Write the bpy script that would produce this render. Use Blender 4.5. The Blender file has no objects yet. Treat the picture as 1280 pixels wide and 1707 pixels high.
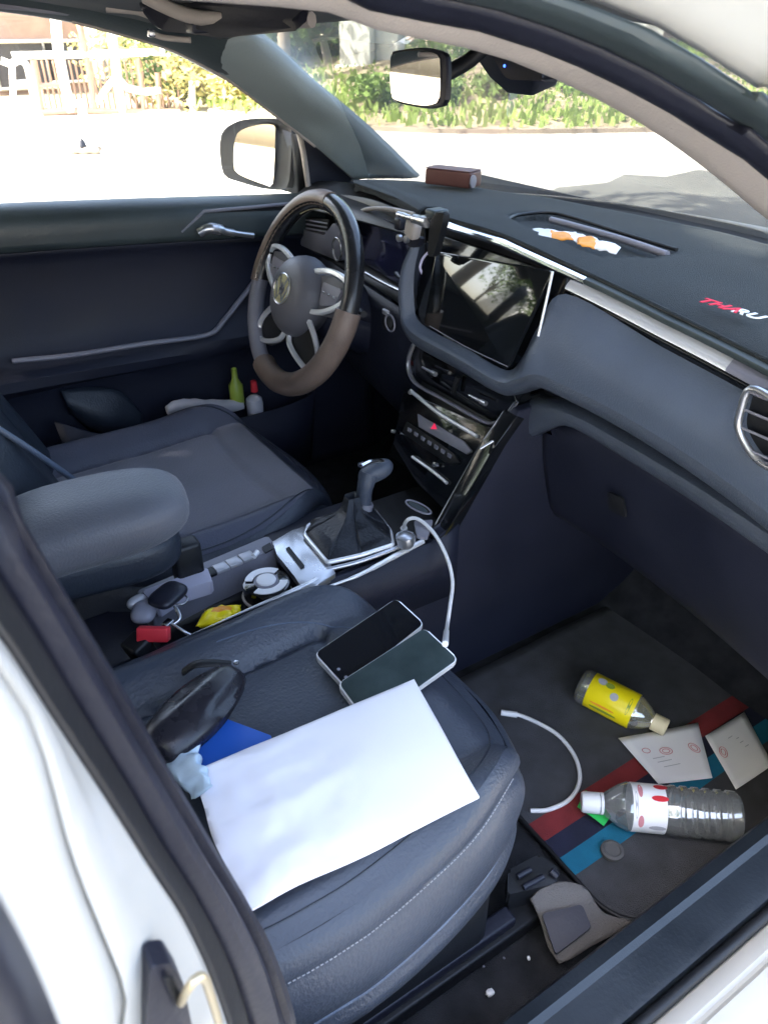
import bpy, bmesh, math, random
from mathutils import Vector, Matrix, noise
random.seed(7)
R = math.radians
scn = bpy.context.scene
COL = scn.collection

# ------------------------------------------------------------------ camera
CP = (0.93, -.64, 1.40); TH = R(32.7); YAW = R(57.2); FX = 1280.0
cam = bpy.data.cameras.new('camera'); camo = bpy.data.objects.new('camera', cam); COL.objects.link(camo)
camo.location = CP; camo.rotation_euler = (R(90) - TH, 0, YAW)
cam.sensor_fit = 'HORIZONTAL'; cam.sensor_width = 36; cam.lens = 36.0
cam.clip_start = .01; cam.clip_end = 900
cam.dof.use_dof = True; cam.dof.focus_distance = 1.0; cam.dof.aperture_fstop = 18.0
scn.camera = camo
# ------------------------------------------------------------------ light
w = bpy.data.worlds.new('World'); scn.world = w; w.use_nodes = True
nt = w.node_tree; bg = nt.nodes['Background']
sky = nt.nodes.new('ShaderNodeTexSky'); sky.sky_type = 'NISHITA'; sky.sun_disc = False
SUN_EL, SUN_AZ = R(48), R(193)      # azimuth measured clockwise from +Y (car's nose)
sky.dust_density = 6.0; sky.ozone_density = .6; sky.sun_elevation = SUN_EL; sky.sun_rotation = SUN_AZ
nt.links.new(sky.outputs[0], bg.inputs[0]); bg.inputs[1].default_value = 0.15
sl = bpy.data.lights.new('sun', 'SUN'); sl.energy = 4.0; sl.angle = R(.5); sl.color = (1, .95, .86)
so = bpy.data.objects.new('sun', sl); COL.objects.link(so)
sd = Vector((math.sin(SUN_AZ) * math.cos(SUN_EL), math.cos(SUN_AZ) * math.cos(SUN_EL), math.sin(SUN_EL)))
so.rotation_euler = sd.to_track_quat('Z', 'Y').to_euler()
vs = scn.view_settings; vs.view_transform = 'Standard'; vs.look = 'None'; vs.gamma = 1; vs.exposure = 3.45
scn.cycles.max_bounces = 8; scn.cycles.transparent_max_bounces = 24
scn.cycles.transmission_bounces = 8; scn.cycles.diffuse_bounces = 5

# ------------------------------------------------------------------ measuring helper: where a line of sight meets a real plane of the car
_h = (-math.sin(YAW), math.cos(YAW)); _r = (math.cos(YAW), math.sin(YAW))
def P(px, py, x=None, y=None, z=None):
    l = (px - 640) / FX; u = (853.5 - py) / FX
    f = math.cos(TH) + u * math.sin(TH); v = -math.sin(TH) + u * math.cos(TH)
    d = (f * _h[0] + l * _r[0], f * _h[1] + l * _r[1], v)
    for i, a in enumerate((x, y, z)):
        if a is not None: t = (a - CP[i]) / d[i]
    return Vector([CP[i] + t * d[i] for i in range(3)])
V = Vector
def PP(px, py, o, n):
    a = P(px, py, x=0); b = Vector(CP); d = (a - b).normalized(); n = Vector(n)
    return b + d * ((Vector(o) - b).dot(n) / d.dot(n))

# ------------------------------------------------------------------ materials
MATS = {}
def mat(name, col, rough=.5, metal=0, spec=.5, bump=0, bscale=200, var=0, vscale=8, coat=0, sheen=0, trans=0, ior=1.45, emis=None):
    m = bpy.data.materials.new(name); m.use_nodes = True; n = m.node_tree; b = n.nodes['Principled BSDF']
    b.inputs['Base Color'].default_value = (*col, 1); b.inputs['Roughness'].default_value = rough
    b.inputs['Metallic'].default_value = metal; b.inputs['Specular IOR Level'].default_value = spec
    b.inputs['Coat Weight'].default_value = coat; b.inputs['Coat Roughness'].default_value = .06
    b.inputs['Sheen Weight'].default_value = sheen; b.inputs['Transmission Weight'].default_value = trans; b.inputs['IOR'].default_value = ior
    tc = n.nodes.new('ShaderNodeTexCoord')
    if var:
        t = n.nodes.new('ShaderNodeTexNoise'); t.inputs['Scale'].default_value = vscale; t.inputs['Detail'].default_value = 6
        n.links.new(tc.outputs['Object'], t.inputs['Vector'])
        mp = n.nodes.new('ShaderNodeMapRange'); mp.inputs[1].default_value = .3; mp.inputs[2].default_value = .7
        mp.inputs[3].default_value = 1 - var; mp.inputs[4].default_value = 1 + var
        n.links.new(t.outputs[0], mp.inputs[0])
        mx = n.nodes.new('ShaderNodeVectorMath'); mx.operation = 'SCALE'; mx.inputs[0].default_value = col
        n.links.new(mp.outputs[0], mx.inputs['Scale']); n.links.new(mx.outputs[0], b.inputs['Base Color'])
        mr = n.nodes.new('ShaderNodeMapRange'); mr.inputs[1].default_value = .3; mr.inputs[2].default_value = .7
        mr.inputs[3].default_value = max(0, rough - .08); mr.inputs[4].default_value = min(1, rough + .08)
        n.links.new(t.outputs[0], mr.inputs[0]); n.links.new(mr.outputs[0], b.inputs['Roughness'])
    if bump:
        t = n.nodes.new('ShaderNodeTexNoise'); t.inputs['Scale'].default_value = bscale; t.inputs['Detail'].default_value = 3
        n.links.new(tc.outputs['Object'], t.inputs['Vector'])
        bp = n.nodes.new('ShaderNodeBump'); bp.inputs['Strength'].default_value = bump; bp.inputs['Distance'].default_value = .002
        n.links.new(t.outputs[0], bp.inputs['Height']); n.links.new(bp.outputs[0], b.inputs['Normal'])
    if emis:
        b.inputs['Emission Color'].default_value = (*emis[:3], 1); b.inputs['Emission Strength'].default_value = emis[3]
    MATS[name] = m
    return m
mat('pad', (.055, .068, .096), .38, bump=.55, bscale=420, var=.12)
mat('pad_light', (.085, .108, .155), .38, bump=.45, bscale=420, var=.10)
mat('sill_plastic', (.018, .024, .032), .36, bump=.2, var=.25, vscale=10)
mat('navy', (.0105, .0130, .0275), .55, bump=.25, bscale=450, var=.15)
mat('black', (.007, .008, .0105), .5, bump=.15, bscale=300, var=.15)
mat('gloss', (.006, .007, .009), .12, var=.1, coat=.5)
mat('leather', (.043, .052, .072), .40, bump=.5, bscale=260, var=.14)
mat('leather_edge', (.065, .070, .10), .5, bump=.5, bscale=300, var=.1)
mat('leather_grey', (.17, .168, .205), .62, bump=.5, bscale=300, var=.13, sheen=.2)
mat('leather_dark', (.020, .026, .038), .45, bump=.4, bscale=260, var=.12)
mat('armrest', (.095, .10, .12), .5, bump=.5, bscale=320, var=.10, sheen=.2)
mat('stitch', (.26, .27, .30), .7)
mat('chrome', (.78, .80, .84), .14, metal=1, var=.04)
mat('silver', (.50, .51, .54), .28, metal=.85, var=.05)
mat('bright_satin', (.86, .87, .90), .24, metal=.45)
mat('lavender', (.42, .41, .50), .5, bump=.2)
mat('navy_grey', (.035, .034, .045), .6, bump=.3)
mat('mat_grey', (.10, .098, .10), .75)
mat('boot_leather', (.010, .012, .017), .42, bump=.5, bscale=200, var=.15)
mat('satin', (.42, .42, .45), .38, metal=.3, var=.06)
mat('greyplastic', (.20, .20, .24), .45, bump=.2, var=.08)
mat('felt', (.017, .023, .026), .95, spec=.2, bump=1, bscale=700, var=.22, vscale=12, sheen=.12)
mat('white_paint', (.41, .405, .38), .38, var=.03, vscale=3, coat=.3)
mat('beige', (.38, .345, .32), .75, bump=.3, bscale=500, var=.06)
mat('rubber', (.0105, .0115, .021), .45, bump=.2, var=.15)
mat('rubber_light', (.045, .060, .065), .42, bump=.2, var=.12)
mat('headliner', (.10, .11, .12), .9, bump=.3)
mat('pillar_trim', (.25, .295, .30), .55, bump=.3, bscale=500, var=.08)
mat('carpet', (.032, .034, .040), .97, spec=.15, bump=1, bscale=900, var=.35, vscale=30)
mat('tan', (.175, .130, .108), .42, bump=.4, bscale=300, var=.2, vscale=18)
mat('wheel_leather', (.018, .019, .022), .28, bump=.2, var=.2, coat=.3)
mat('wheel_hub', (.095, .096, .112), .5, bump=.25, var=.08)
mat('gold', (.75, .70, .42), .3, metal=.6)
mat('red', (.62, .03, .045), .45)
mat('red_thread', (.75, .03, .07), .8)
mat('white_thread', (.8, .82, .82), .8)
mat('yellow', (.90, .72, .01), .35, var=.06)
mat('orange', (.85, .33, .04), .45, var=.2, vscale=60)
mat('green', (.04, .55, .12), .3, var=.15)
mat('lime', (.26, .34, .05), .35)
mat('blue', (.015, .09, .42), .45, var=.06)
mat('paper', (.88, .87, .90), .7, bump=.15, bscale=60, var=.02)
mat('bag_paper', (.80, .79, .86), .38, bump=.3, bscale=14, var=.02, coat=.2)
mat('tissue', (.50, .62, .72), .6, bump=.4, bscale=80, var=.12, vscale=30)
mat('white', (.80, .80, .82), .35, var=.02)
mat('cap_cream', (.72, .62, .40), .45)
mat('shiny_black', (.016, .015, .020), .27, bump=.35, bscale=60, var=.2, vscale=40)
mat('brownbox', (.11, .045, .04), .55, var=.15)
mat('woven', (.125, .115, .11), .7, bump=.8, bscale=500, var=.12)
mat('ink_red', (.62, .25, .28), .8)
mat('ink_grey', (.42, .42, .47), .8)
mat('brass', (.62, .52, .34), .35, metal=.7)
mat('phone_glass', (.008, .009, .012), .07, coat=1)
mat('phone_back', (.035, .052, .055), .10, coat=1, var=.3, vscale=20)
mat('mirror', (.9, .9, .9), .02, metal=1)
mat('screen', (.006, .007, .008), .05, coat=1)
mat('display', (.012, .014, .04), .12, coat=.6)
mat('led', (.05, .1, .9), .4, emis=(.05, .15, 1, .5))
mat('led_red', (.8, .02, .08), .4, emis=(1, .03, .12, .05))
mat('led_white', (.6, .6, .8), .4, emis=(.7, .7, 1, .02))
# outside
mat('concrete', (.38, .365, .335), .9, bump=.6, bscale=12, var=.22, vscale=1.3)
mat('shaded_road', (.095, .095, .086), .92, bump=.7, bscale=40, var=.22, vscale=1.1)  # road tone with tree shade put into the colour
mat('earth', (.24, .20, .13), .95, bump=1, bscale=9, var=.35, vscale=2)
mat('grass', (.25, .34, .09), .85, bump=.5, bscale=20, var=.35, vscale=1.2)
mat('leaf', (.14, .22, .05), .6, var=.4, vscale=1.5)
mat('leaf_yellow', (.40, .36, .14), .6, var=.35, vscale=1.8)
mat('leaf_dark', (.075, .13, .04), .6, var=.4, vscale=1.5)
mat('bark', (.17, .14, .11), .9, bump=1, bscale=14, var=.3, vscale=3)
mat('brick', (.36, .24, .19), .85, bump=.5, bscale=10, var=.2, vscale=2)
mat('plaster', (.62, .57, .50), .85, var=.1, vscale=.8)
mat('dark_window', (.05, .05, .06), .15)
mat('fence_white', (.75, .73, .68), .5, var=.06)
mat('fence_brown', (.34, .21, .15), .6, var=.15)
mat('greywall', (.46, .47, .44), .8, var=.18, vscale=.9)
mat('kerb', (.26, .21, .16), .85, var=.2, vscale=2)
mat('tyre', (.015, .015, .016), .8, bump=.4)

def glass(name, tint=(1, 1, 1), refl=.08, rough=.0, veil=0):
    m = bpy.data.materials.new(name); m.use_nodes = True; n = m.node_tree; n.nodes.clear()
    o = n.nodes.new('ShaderNodeOutputMaterial'); a = n.nodes.new('ShaderNodeBsdfTransparent'); g = n.nodes.new('ShaderNodeBsdfGlossy')
    a.inputs[0].default_value = (*tint, 1); g.inputs['Roughness'].default_value = rough
    f = n.nodes.new('ShaderNodeFresnel'); f.inputs[0].default_value = 1.45
    ml = n.nodes.new('ShaderNodeMath'); ml.operation = 'MULTIPLY_ADD'; ml.inputs[1].default_value = .7; ml.inputs[2].default_value = refl * .3
    n.links.new(f.outputs[0], ml.inputs[0]); mx = n.nodes.new('ShaderNodeMixShader'); n.links.new(ml.outputs[0], mx.inputs[0])
    n.links.new(a.outputs[0], mx.inputs[1]); n.links.new(g.outputs[0], mx.inputs[2]); last = mx
    if veil:
        df = n.nodes.new('ShaderNodeBsdfDiffuse'); tl = n.nodes.new('ShaderNodeBsdfTranslucent'); ad = n.nodes.new('ShaderNodeMixShader'); df.inputs[0].default_value = tl.inputs[0].default_value = (.85, .86, .85, 1)
        n.links.new(df.outputs[0], ad.inputs[1]); n.links.new(tl.outputs[0], ad.inputs[2])
        m2 = n.nodes.new('ShaderNodeMixShader'); m2.inputs[0].default_value = veil; n.links.new(mx.outputs[0], m2.inputs[1]); n.links.new(ad.outputs[0], m2.inputs[2]); last = m2
    n.links.new(last.outputs[0], o.inputs[0])
    MATS[name] = m
glass('window_glass', (.93, .96, .94), .08)
glass('thin_plastic', (.93, .95, .96), 1.2, .04, .22)
glass('hazed_glass', (.93, .96, .94), .08, 0, .035)  # white veil mixed into the glass, standing in for outdoor haze
def foliage_material(name):
    m = MATS[name]; n = m.node_tree; b = n.nodes['Principled BSDF']; o = [x for x in n.nodes if x.type == 'OUTPUT_MATERIAL'][0]
    t = n.nodes.new('ShaderNodeBsdfTranslucent'); c = b.inputs['Base Color'].links[0].from_socket
    n.links.new(c, t.inputs[0]); mx = n.nodes.new('ShaderNodeMixShader'); mx.inputs[0].default_value = .4
    n.links.new(b.outputs[0], mx.inputs[1]); n.links.new(t.outputs[0], mx.inputs[2]); n.links.new(mx.outputs[0], o.inputs[0])
for k in ('leaf', 'leaf_yellow', 'leaf_dark', 'grass'): foliage_material(k)

# ------------------------------------------------------------------ object helpers
def tag(o, label=None, cat=None, group=None, kind=None):
    if label: o['label'] = label
    if cat: o['category'] = cat
    if group: o['group'] = group
    if kind: o['kind'] = kind
    return o
def empty(name, loc=(0, 0, 0), parent=None):
    o = bpy.data.objects.new(name, None); COL.objects.link(o); o.empty_display_size = .05
    o.location = loc; o.parent = parent
    return o
def finish(name, bm, m, parent=None, ang=38, solid=0, bevel=0, sub=0):
    bmesh.ops.recalc_face_normals(bm, faces=bm.faces) if not solid else None
    for f in bm.faces: f.smooth = True
    bm.normal_update()
    for e in bm.edges:
        if len(e.link_faces) == 2:
            try: e.smooth = e.calc_face_angle() < R(ang)
            except ValueError: pass
    me = bpy.data.meshes.new(name); bm.to_mesh(me); bm.free()
    for q in (m if isinstance(m, (list, tuple)) else [m]): me.materials.append(MATS[q])
    o = bpy.data.objects.new(name, me); COL.objects.link(o)
    if parent:
        o.parent = parent
        off = Vector((0, 0, 0)); p = parent
        while p: off += p.location; p = p.parent
        if off.length > 0:
            me.transform(Matrix.Translation(-off))
    if solid:
        md = o.modifiers.new('thickness', 'SOLIDIFY'); md.thickness = solid; md.offset = 0
    if bevel:
        md = o.modifiers.new('bevel', 'BEVEL'); md.width = bevel; md.segments = 3; md.limit_method = 'ANGLE'; md.angle_limit = R(35)
        md.harden_normals = False
    if sub:
        md = o.modifiers.new('subsurf', 'SUBSURF'); md.levels = sub; md.render_levels = sub
    return o
def crom(pts, n, closed=False):
    pts = [Vector(p) for p in pts]; m = len(pts)
    if m == 2: return [pts[0].lerp(pts[1], i / (n - 1)) for i in range(n)]
    dense = []; segs = m if closed else m - 1
    for s in range(segs):
        if closed: p0, p1, p2, p3 = [pts[(s + k) % m] for k in (-1, 0, 1, 2)]
        else:
            p1, p2 = pts[s], pts[s + 1]; p0 = pts[s - 1] if s else p1 * 2 - p2; p3 = pts[s + 2] if s + 2 < m else p2 * 2 - p1
        for k in range(12):
            t = k / 12; t2 = t * t; t3 = t2 * t
            dense.append(.5 * ((2 * p1) + (p2 - p0) * t + (2 * p0 - 5 * p1 + 4 * p2 - p3) * t2 + (3 * p1 - p0 - 3 * p2 + p3) * t3))
    dense.append(pts[0] if closed else pts[-1])
    L = [0]
    for a, b in zip(dense, dense[1:]): L.append(L[-1] + (b - a).length)
    out = []; j = 0
    cnt = n if closed else n - 1
    for i in range(n):
        d = L[-1] * i / cnt
        while j < len(L) - 2 and L[j + 1] < d: j += 1
        seg = max(1e-9, L[j + 1] - L[j]); out.append(dense[j].lerp(dense[j + 1], (d - L[j]) / seg))
    return out
def lin(pts, n):
    pts = [Vector(p) for p in pts]; L = [0]
    for a, b in zip(pts, pts[1:]): L.append(L[-1] + (b - a).length)
    out = []; j = 0
    for i in range(n):
        d = L[-1] * i / (n - 1)
        while j < len(L) - 2 and L[j + 1] < d: j += 1
        out.append(pts[j].lerp(pts[j + 1], (d - L[j]) / max(1e-9, L[j + 1] - L[j])))
    return out
def loft(name, rails, m, parent=None, n=32, closed=False, cross=1, solid=0, same=False, ang=38, mats=None, bevel=0):
    """surface through rails; same=True keeps the rails' own points"""
    rr = [[Vector(p) for p in r] for r in rails] if same else [crom(r, n) for r in rails]
    n = len(rr[0])
    if cross > 1:
        cols = [crom([r[i] for r in rr], (len(rr) - 1) * cross + 1) for i in range(n)]
        rr = [[c[j] for c in cols] for j in range((len(rails) - 1) * cross + 1)]
    bm = bmesh.new(); g = [[bm.verts.new(p) for p in r] for r in rr]
    rows = len(g)
    for j in range(rows if closed else rows - 1):
        for i in range(n - 1):
            f = bm.faces.new((g[j][i], g[j][i + 1], g[(j + 1) % rows][i + 1], g[(j + 1) % rows][i]))
            if mats: f.material_index = mats[j // cross]
    return finish(name, bm, m, parent, ang=ang, solid=solid, bevel=bevel)
def tube_bm(bm, pts, rad, seg=8, n=None, closed=False, smooth=True, rads=None, flat=1.0):
    pts = (crom(pts, n or max(8, len(pts) * 6), closed) if smooth else [Vector(p) for p in pts])
    N = len(pts); rings = []; up = None
    for i, p in enumerate(pts):
        if closed: t = pts[(i + 1) % N] - pts[i - 1]
        else: t = pts[min(N - 1, i + 1)] - pts[max(0, i - 1)]
        t.normalize()
        if up is None: up = Vector((0, 0, 1)) if abs(t.z) < .9 else Vector((1, 0, 0))
        a = t.cross(up); a.normalize(); b = a.cross(t); b.normalize(); up = b
        r = rad if rads is None else rads[min(len(rads) - 1, int(i * len(rads) / N))] if len(rads) != N else rads[i]
        rings.append([bm.verts.new(p + a * r * math.cos(2 * math.pi * k / seg) + b * r * flat * math.sin(2 * math.pi * k / seg)) for k in range(seg)])
    for i in range(N if closed else N - 1):
        A, B = rings[i], rings[(i + 1) % N]
        for k in range(seg): bm.faces.new((A[k], A[(k + 1) % seg], B[(k + 1) % seg], B[k]))
    if not closed:
        bm.faces.new(rings[0][::-1]); bm.faces.new(rings[-1])
def tube(name, pts, rad, m, parent=None, **k):
    bm = bmesh.new(); tube_bm(bm, pts, rad, **k); return finish(name, bm, m, parent, ang=60)
def box_bm(bm, c, s, rot=None, bev=0, mi=0):
    M = Matrix.Translation(c) @ (rot.to_4x4() if rot is not None else Matrix.Identity(4)) @ Matrix.Diagonal((*s, 1))
    r = bmesh.ops.create_cube(bm, size=1, matrix=M)
    if bev:
        es = list({e for v in r['verts'] for e in v.link_edges})
        r2 = bmesh.ops.bevel(bm, geom=es, offset=bev, segments=3, profile=.5, affect='EDGES')
    if mi:
        for v in r['verts']:
            if v.is_valid:
                for f in v.link_faces: f.material_index = mi
def box(name, c, s, m, parent=None, rot=None, bev=.003):
    bm = bmesh.new(); box_bm(bm, c, s, rot, bev); return finish(name, bm, m, parent)
def prism_bm(bm, poly, off, bev=0):
    """flat polygon (3D points) pushed along vector off"""
    A = [bm.verts.new(Vector(p)) for p in poly]; B = [bm.verts.new(Vector(p) + Vector(off)) for p in poly]; n = len(poly)
    fs = [bm.faces.new(A[::-1]), bm.faces.new(B)]
    for i in range(n): fs.append(bm.faces.new((A[i], A[(i + 1) % n], B[(i + 1) % n], B[i])))
    if bev:
        es = list({e for f in fs for e in f.edges})
        bmesh.ops.bevel(bm, geom=es, offset=bev, segments=3, profile=.5, affect='EDGES')
def prism(name, poly, off, m, parent=None, bev=.002, ang=38):
    bm = bmesh.new(); prism_bm(bm, poly, off, bev); return finish(name, bm, m, parent, ang=ang)
def rounded(poly, r, k=5):
    out = []; poly = [Vector(p) for p in poly]; n = len(poly)
    for i in range(n):
        p = poly[i]; a = (poly[i - 1] - p); b = (poly[(i + 1) % n] - p)
        ra = min(r, a.length * .45, b.length * .45); a = p + a.normalized() * ra; b = p + b.normalized() * ra
        for j in range(k + 1):
            t = j / k; out.append(a * (1 - t) ** 2 + p * 2 * t * (1 - t) + b * t * t)
    return out
def lathe_bm(bm, prof, origin, axis, seg=28, mis=None):
    """prof: (distance along axis, radius)"""
    ax = Vector(axis).normalized(); u = ax.cross(Vector((0, 0, 1)));
    if u.length < .1: u = Vector((1, 0, 0))
    u.normalize(); v = ax.cross(u); o = Vector(origin); rings = []
    for d, r in prof:
        rings.append([bm.verts.new(o + ax * d + (u * math.cos(2 * math.pi * k / seg) + v * math.sin(2 * math.pi * k / seg)) * max(r, 1e-5)) for k in range(seg)])
    for i in range(len(rings) - 1):
        for k in range(seg):
            f = bm.faces.new((rings[i][k], rings[i][(k + 1) % seg], rings[i + 1][(k + 1) % seg], rings[i + 1][k]))
            if mis: f.material_index = mis[i]
    bm.faces.new(rings[0][::-1]); bm.faces.new(rings[-1])
def lathe(name, prof, origin, axis, m, parent=None, seg=28, mis=None, ang=35):
    bm = bmesh.new(); lathe_bm(bm, prof, origin, axis, seg, mis); return finish(name, bm, m, parent, ang=ang)
def blob(name, c, hx, hy, hz, m, parent, rotz=0, px=2.6, pz=2.3, nu=48, nv=24, fn=None, seam=None):
    M = Matrix.Rotation(rotz, 3, 'Z'); bm = bmesh.new(); rings = []
    sg = lambda v, p: math.copysign(abs(v) ** (2 / p), v)
    for j in range(1, nv):
        ph = -math.pi / 2 + math.pi * j / nv; cz, sz = sg(math.cos(ph), pz), sg(math.sin(ph), pz)
        rg = []
        for i in range(nu):
            t = 2 * math.pi * i / nu; q = V((hx * sg(math.cos(t), px) * cz, hy * sg(math.sin(t), px) * cz, hz * sz))
            if fn: q = fn(q)
            rg.append(bm.verts.new(V(c) + M @ q))
        rings.append(rg)
    for s, rg in ((-1, rings[0]), (1, rings[-1])):
        q = V((0, 0, s * hz)); q = fn(q) if fn else q; a = bm.verts.new(V(c) + M @ q)
        for i in range(nu): bm.faces.new((a, rg[i], rg[(i + 1) % nu]))
    for a, b in zip(rings, rings[1:]):
        for i in range(nu): bm.faces.new((a[i], a[(i + 1) % nu], b[(i + 1) % nu], b[i]))
    return finish(name, bm, m, parent, ang=80)

# ================================================================== THE CAR
XC = .03                                   # centre plane of the cabin
car = empty('car', (XC, 0, 0)); tag(car, 'white car with its near front door open, dark navy interior in full view', 'car')
# ---- body shell
ws = [(-.70, .35, 1.085), (-.58, .42, 1.085), (-.42, .47, 1.09), (-.20, .525, 1.09), (-.065, .55, 1.09), (.2, .556, 1.09), (.45, .50, 1.085), (.62, .43, 1.08), (.76, .35, 1.07)]
def shift(r, dx=0, dy=0, dz=0): return [Vector(p) + Vector((dx, dy, dz)) for p in r]
hood_a = [(-.80, .40, 1.02), (-.60, .56, 1.055), (-.3, .63, 1.082), (.03, .66, 1.092), (.36, .63, 1.088), (.66, .56, 1.07), (.86, .40, 1.03)]
hood_b = [(-.80, .85, .94), (-.60, .95, .985), (-.3, .98, 1.010), (.03, 1.0, 1.018), (.36, .98, 1.012), (.66, .95, .99), (.86, .85, .95)]
hood_c = [(-.76, 1.35, .80), (-.60, 1.5, .84), (-.3, 1.58, .86), (.03, 1.6, .865), (.36, 1.58, .86), (.66, 1.5, .84), (.82, 1.35, .80)]
hood_d = [(-.74, 1.42, .40), (-.60, 1.60, .38), (-.3, 1.68, .36), (.03, 1.70, .36), (.36, 1.68, .36), (.66, 1.60, .38), (.80, 1.42, .40)]
loft('hood', [hood_a, hood_b, hood_c], 'white_paint', car, n=40, cross=4, solid=.004)
loft('front_bumper', [shift(hood_c, 0, .004, -.012), hood_d], 'white_paint', car, n=30, solid=.004)
loft('windshield_cowl', [shift(ws, 0, .0, -.02), shift(ws, 0, .06, -.01), shift(hood_a, 0, .0, -.012)], 'black', car, n=30, solid=.003)
def side(sx, door_open):
    X = lambda x: XC + sx * (x - XC)
    y0, y1 = (-.62, .62) if door_open else (-2.3, .62)
    top = [(X(.80), .40, 1.02), (X(.80), .85, .945), (X(.79), 1.35, .80)]
    loft('fender', [top, shift(top, sx * .03, 0, -.2), [(X(.80), .40, .3), (X(.80), .85, .3), (X(.77), 1.42, .35)]], 'white_paint', car, n=20, cross=3, solid=.004)
    ya = -2.35
    yb = .40 if not door_open else -.74
    t = [(X(.755), ya, 1.13), (X(.765), (ya + yb) / 2, 1.10), (X(.77), yb, 1.06)]
    loft('body_side', [t, shift(t, sx * .04, 0, -.12), shift(t, sx * .045, 0, -.45), [(X(.79), ya, .28), (X(.79), (ya + yb) / 2, .26), (X(.79), yb, .26)]], 'white_paint', car, n=20, cross=3, solid=.006)
side(-1, False); side(1, True)
loft('rear_panel', [[(-.60, -2.25, 1.44), (.03, -2.34, 1.46), (.66, -2.25, 1.44)], [(-.64, -2.28, 1.36), (.03, -2.38, 1.37), (.70, -2.28, 1.36)]], 'white_paint', car, n=14, solid=.006)
loft('rear_window', [[(-.64, -2.28, 1.36), (.03, -2.38, 1.37), (.70, -2.28, 1.36)], [(-.72, -2.36, 1.10), (.03, -2.48, 1.10), (.78, -2.36, 1.10)]], 'window_glass', car, n=14)
loft('tailgate', [[(-.72, -2.36, 1.10), (.03, -2.48, 1.10), (.78, -2.36, 1.10)], [(-.74, -2.40, .75), (.03, -2.56, .75), (.80, -2.40, .75)], [(-.74, -2.40, .35), (.03, -2.54, .33), (.80, -2.40, .35)]], 'white_paint', car, n=14, cross=3, solid=.006)
# roof: skin and headliner
rl = [(-.545, -2.25, 1.43), (-.535, -1.4, 1.475), (-.52, -.6, 1.475), (-.53, -.25, 1.445), (-.56, -.02, 1.40)]
rr_ = [(.605, -2.25, 1.43), (.595, -1.4, 1.475), (.57, -.6, 1.465), (.565, -.25, 1.44), (.60, -.02, 1.395)]
rc = [(.03, -2.34, 1.50), (.03, -1.4, 1.545), (.03, -.6, 1.53), (.03, -.1, 1.485), (.03, .12, 1.44)]
q1 = [(a[0] * .5 + c[0] * .5, a[1] * .5 + c[1] * .5, a[2] * .22 + c[2] * .78) for a, c in zip(rl, rc)]
q2 = [(a[0] * .5 + c[0] * .5, a[1] * .5 + c[1] * .5, a[2] * .22 + c[2] * .78) for a, c in zip(rr_, rc)]
loft('roof', [rl, q1, rc, q2, rr_], 'white_paint', car, n=30, cross=5, solid=.004)
loft('headliner', [shift(x, 0, -.01, -.028) for x in (rl, q1, rc, q2, rr_)], 'headliner', car, n=30, cross=5, solid=.006)
# windshield glass between cowl and header
hdr = [(-.575, .0, 1.385), (-.40, .07, 1.402), (-.2, .105, 1.41), (.03, .12, 1.414), (.26, .105, 1.41), (.46, .06, 1.40), (.62, -.02, 1.375)]
wA, wB = crom(shift(ws, 0, .015, .0), 31), crom(hdr, 31)
loft('windshield', [[p.lerp(q, t) + V((0, .03, .035)) * (4 * t * (1 - t)) for p, q in zip(wA, wB)] for t in [k / 10 for k in range(11)]], 'hazed_glass', car, same=True)
loft('header_trim', [shift(hdr, 0, .02, .012), shift(hdr, 0, -.012, -.006), shift(hdr, 0, -.07, .014)], 'headliner', car, n=30, cross=3, solid=.006)
# ---- far side (left): pillar, roof rail, door
pin = [P(415, 52, x=-.545), P(455, 85, x=-.56), P(500, 128, x=-.58), P(600, 210, x=-.645), P(690, 296, x=-.66)]
pmid = [P(385, 62, x=-.55), P(440, 110, x=-.57), P(500, 165, x=-.60), P(560, 215, x=-.65), P(640, 296, x=-.69)]
pout = [P(300, 85, x=-.60), P(380, 130, x=-.63), P(460, 190, x=-.66), P(525, 240, x=-.68), P(590, 298, x=-.70)]
pback = [P(300, 80, x=-.64), P(380, 124, x=-.67), P(465, 184, x=-.70), P(530, 234, x=-.72), P(600, 298, x=-.74)]
loft('windshield_pillar', [shift(pin, -.02, .03, .0), pin, pmid, pout, pback], 'pillar_trim', car, n=30, cross=4, solid=.004)
rail_low = [P(-260, -8, x=-.60), P(-120, 0, x=-.60), P(0, 14, x=-.60), P(120, 32, x=-.60), P(225, 60, x=-.60), P(300, 85, x=-.60), P(390, 132, x=-.625)]
rail_top = [V((-.53, p.y, max(p.z + .05, 1.405))) for p in rail_low]
loft('roof_rail', [shift(rail_low, -.05, 0, .0), rail_low, [a * .5 + b * .5 + V((.012, 0, 0)) for a, b in zip(rail_low, rail_top)], rail_top], 'rubber_light', car, n=30, cross=3, solid=.004)
bm = bmesh.new(); tube_bm(bm, [P(-160, 6, x=-.585), P(0, 7, x=-.585), P(110, 18, x=-.585), P(168, 22, x=-.585)], .006, seg=8); finish('window_seal', bm, 'greyplastic', car)
tube('window_seal', [P(120, 34, x=-.603), P(225, 62, x=-.603), P(300, 87, x=-.605), P(380, 132, x=-.63), P(460, 192, x=-.662), P(525, 243, x=-.682)], .0035, 'beige', car)
box('roof_pillar', (-.67, -.80, 1.25), (.05, .12, .44), 'headliner', car, bev=.012)
box('roof_pillar', (-.66, -1.75, 1.25), (.05, .20, .42), 'headliner', car, bev=.012)
box('roof_pillar', (.70, -1.75, 1.25), (.05, .20, .42), 'headliner', car, bev=.012)

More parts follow.
